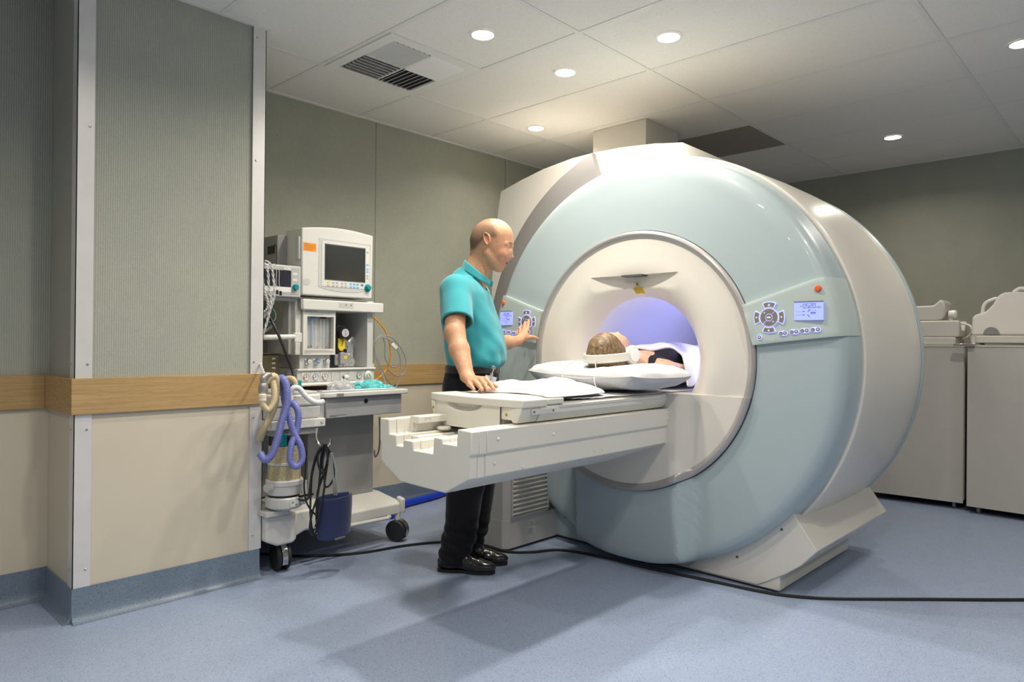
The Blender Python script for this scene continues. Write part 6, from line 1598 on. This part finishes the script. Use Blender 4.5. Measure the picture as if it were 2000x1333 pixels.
bm = BM(); Mx = Matrix.Translation((2.03,3.165,ZW+.001)) @ Matrix.Rotation(rad(-3), 4, 'Z'); box(bm, -.11, .34, -.028, .03, 0, .003, Mx); tag(obj('paper_sheet', bm, m_paper), 'pale blue paper sheet lying flat along the worktop front', 'paper')
bm = BM(); lathe(bm, [(.006,0),(.014,0),(.014,.03),(.006,.03)], 18, axisM((2.11,3.25,ZW+.065), (1,.2,0))); tag(obj('tape_roll', bm, M['cartw']), 'small white tape roll on top of the clear wrapper', 'tape roll')
cc_ = (2.235,3.43,.955)
bm = BM()
def bag(u, v):
    a = 2*PI*u; rr = .055+.022*mnoise.noise(Vector((cos(a)*2,math.sin(a)*2,v*3)))-.02*max(0, v-.6)
    k = 1+.25*mnoise.noise(Vector((cos(a)*6,math.sin(a)*6,v*9)))
    return (cc_[0]+rr*k*cos(a), cc_[1]+.6*rr*k*math.sin(a), cc_[2]+.16*v+.012*math.sin(5*a)*v)
gridsurf(bm, bag, 40, 22, closeu=True); bmesh.ops.remove_doubles(bm, verts=bm.verts, dist=1e-5)
tag(obj('clear_plastic_bag', bm, m_film, angle=15), 'crumpled clear plastic bag standing beside the vaporiser', 'plastic bag')
# things behind, between the machine and the couch
m_bs = M.get('bs') or mat('royal_blue_tube', (.01,.06,.5), .35)
cab([(2.42,3.62,.70),(2.47,3.60,.66),(2.49,3.58,.58)], .016, m_bs, 'short royal blue hose end right of the machine column', 'blue_hose')
cab([(2.5295,3.5000,0.6393),(2.5345,3.5000,0.5296),(2.5280,3.5000,0.4366),(2.5022,3.5000,0.3990),(2.5085,3.5200,0.4364)], .005, M['dgrey'], 'dark grey cable hanging between the machine and the wall')
# ---------------------------------------------------------------- coils on the cabinets
ZT = 1.1145
hc = thing('neck_coil', 'cream neck coil with a half-round cradle on the cabinet nearer the scanner', 'scanner coil', (5.62, 1.2, ZT))
bm = BM(); box(bm, 5.50, 5.78, 1.06, 1.62, ZT, ZT+.05); obj('base', bm, M['whitem'], hc, bevel=.006)
bm = BM(); P = [(5.51,ZT+.052),(5.78,ZT+.052),(5.78,ZT+.165),(5.74,ZT+.165),(5.70,ZT+.10),(5.60,ZT+.10),(5.56,ZT+.165),(5.51,ZT+.165)]
prism(bm, P, 'y', 1.04, 1.60); obj('cradle', bm, M['whitem'], hc, bevel=.01, seg=3)
bm = BM(); P = [(5.575+.105*0,ZT+.13)]
P = [(1.62,ZT+.168),(1.17,ZT+.168)]+[(1.17-.045*sin(a),ZT+.168+.075+(-.075*cos(a))) for a in [rad(20*i) for i in range(1,9)]]+[(1.2,ZT+.272),(1.62,ZT+.262)]
prism(bm, P, 'x', 5.53, 5.76); obj('upper_shell', bm, M['whitem'], hc, bevel=.012, seg=3)
bm = BM(); lathe(bm, [(0,-.02),(.026,-.02),(.030,0),(.030,.02),(.02,.03),(0,.03)], 18, axisM((5.60,1.10,ZT+.21), (0,-1,0))); cyl(bm, (5.60,1.11,ZT+.168), (0,0,1), .014, .03); obj('knob', bm, M['lring'], hc)
bm = BM(); tube(bm, cr([(5.66,1.06,ZT+.15),(5.63,1.0,ZT+.13),(5.62,.985,ZT+.09),(5.64,1.01,ZT+.055),(5.66,1.05,ZT+.04)], 6), .008, 8); obj('lead', bm, M['lring'], hc)
kc = thing('knee_coil', 'cream hump-shaped coil with a carrying tube on the right-hand cabinet', 'scanner coil', (5.6, .8, ZT))
bm = BM(); prism(bm, [(5.50,.975),(5.51,.60),(5.80,.60),(5.80,.975)], 'z', ZT+.012, ZT+.062); obj('base', bm, M['whitem'], kc, bevel=.008)
for yy in (.955,.62):
    for xx in (5.50,5.79):
        bm = BM(); cyl(bm, (xx,yy,ZT), (0,0,1), .014, .064, 12); obj('foot', bm, M['whitem'], kc)
bm = BM()
side = [(.975,ZT+.064),(.975,ZT+.19),(.955,ZT+.205),(.90,ZT+.225),(.865,ZT+.27),(.835,ZT+.335),(.80,ZT+.352),(.705,ZT+.352),(.675,ZT+.335),(.655,ZT+.23),(.64,ZT+.064)]
A = [bm.verts.new((5.52+.11*(z-ZT-.064)/.35, y, z)) for y, z in side]; B = [bm.verts.new((5.79-.11*(z-ZT-.064)/.35, y, z)) for y, z in side]
n = len(side); bm.faces.new(A); bm.faces.new(B[::-1])
for i in range(n): bm.faces.new((A[i], B[i], B[(i+1) % n], A[(i+1) % n]))
obj('shell', bm, M['whitem'], kc, bevel=.014, seg=4)
bm = BM(); P = [(.86+.045*cos(a), ZT+.07+.035*sin(a)+.02) for a in [rad(15*i) for i in range(-1,14)]]+[(.815,ZT+.066),(.905,ZT+.066)]
prism(bm, [(.86+.045*cos(rad(15*i)), ZT+.068+.05*sin(rad(15*i))) for i in range(13)], 'x', 5.512, 5.53); obj('grip_inset', bm, M['mgrey'], kc)
bm = BM(); tube(bm, cr([(5.66,.935,ZT+.21),(5.66,.92,ZT+.28),(5.66,.87,ZT+.31),(5.66,.84,ZT+.315)], 8), .011, 10); obj('handle', bm, M['lring'], kc)
bm = BM(); tube(bm, cr([(5.66,.76,ZT+.35),(5.66,.72,ZT+.375),(5.66,.67,ZT+.35),(5.66,.63,ZT+.27)], 8), .014, 10)
tube(bm, [(5.66,.635,ZT+.285),(5.66,.53,ZT+.07)], .026, 14); obj('plug_lead', bm, M['lring'], kc)
bm = BM(); box(bm, 5.62, 5.72, .56, .66, ZT+.09, ZT+.13); obj('side_arm', bm, M['whitem'], kc, bevel=.006)

# ---------------------------------------------------------------- floor cable
pts = [(1.60,3.60,.10),(1.66,3.45,.02),(1.74,3.33,.008),(1.867,3.17,.007),(2.076,3.035,.007),(2.30,2.98,.007),(2.43,2.93,.007),(2.53,2.86,.007),(2.60,2.72,.007),(2.63,2.52,.007),(2.72,2.42,.007),(2.86,2.33,.007),(2.915,2.112,.007),(2.925,1.894,.007),(2.955,1.684,.007),(2.98,1.512,.007),(3.01,1.30,.007),(3.06,1.17,.007),(3.164,1.032,.007),(3.411,.775,.007),(3.721,.455,.007),(4.2,.0,.007)]
bm = BM(); tube(bm, cr(pts, 10), .007, 8)
tag(obj('floor_cable', bm, M['cable']), 'long black cable snaking across the floor in front of the scanner', 'cable')
m_bstrap = mat('bright_blue_vinyl', (.01,.05,.55), .3, noise=.1)
bm = BM(); tube(bm, cr([(2.62,3.50,.03),(2.82,3.66,.032),(3.0,3.70,.030),(3.14,3.72,.030),(3.27,3.76,.028),(3.33,3.785,.022)], 8), .026, 12)
for v in bm.verts: v.co.z = max(.002, .002+(v.co.z-.004)*.9)
tag(obj('blue_strap', bm, m_bstrap), 'bright blue rolled strap lying on the floor by the back wall', 'strap')
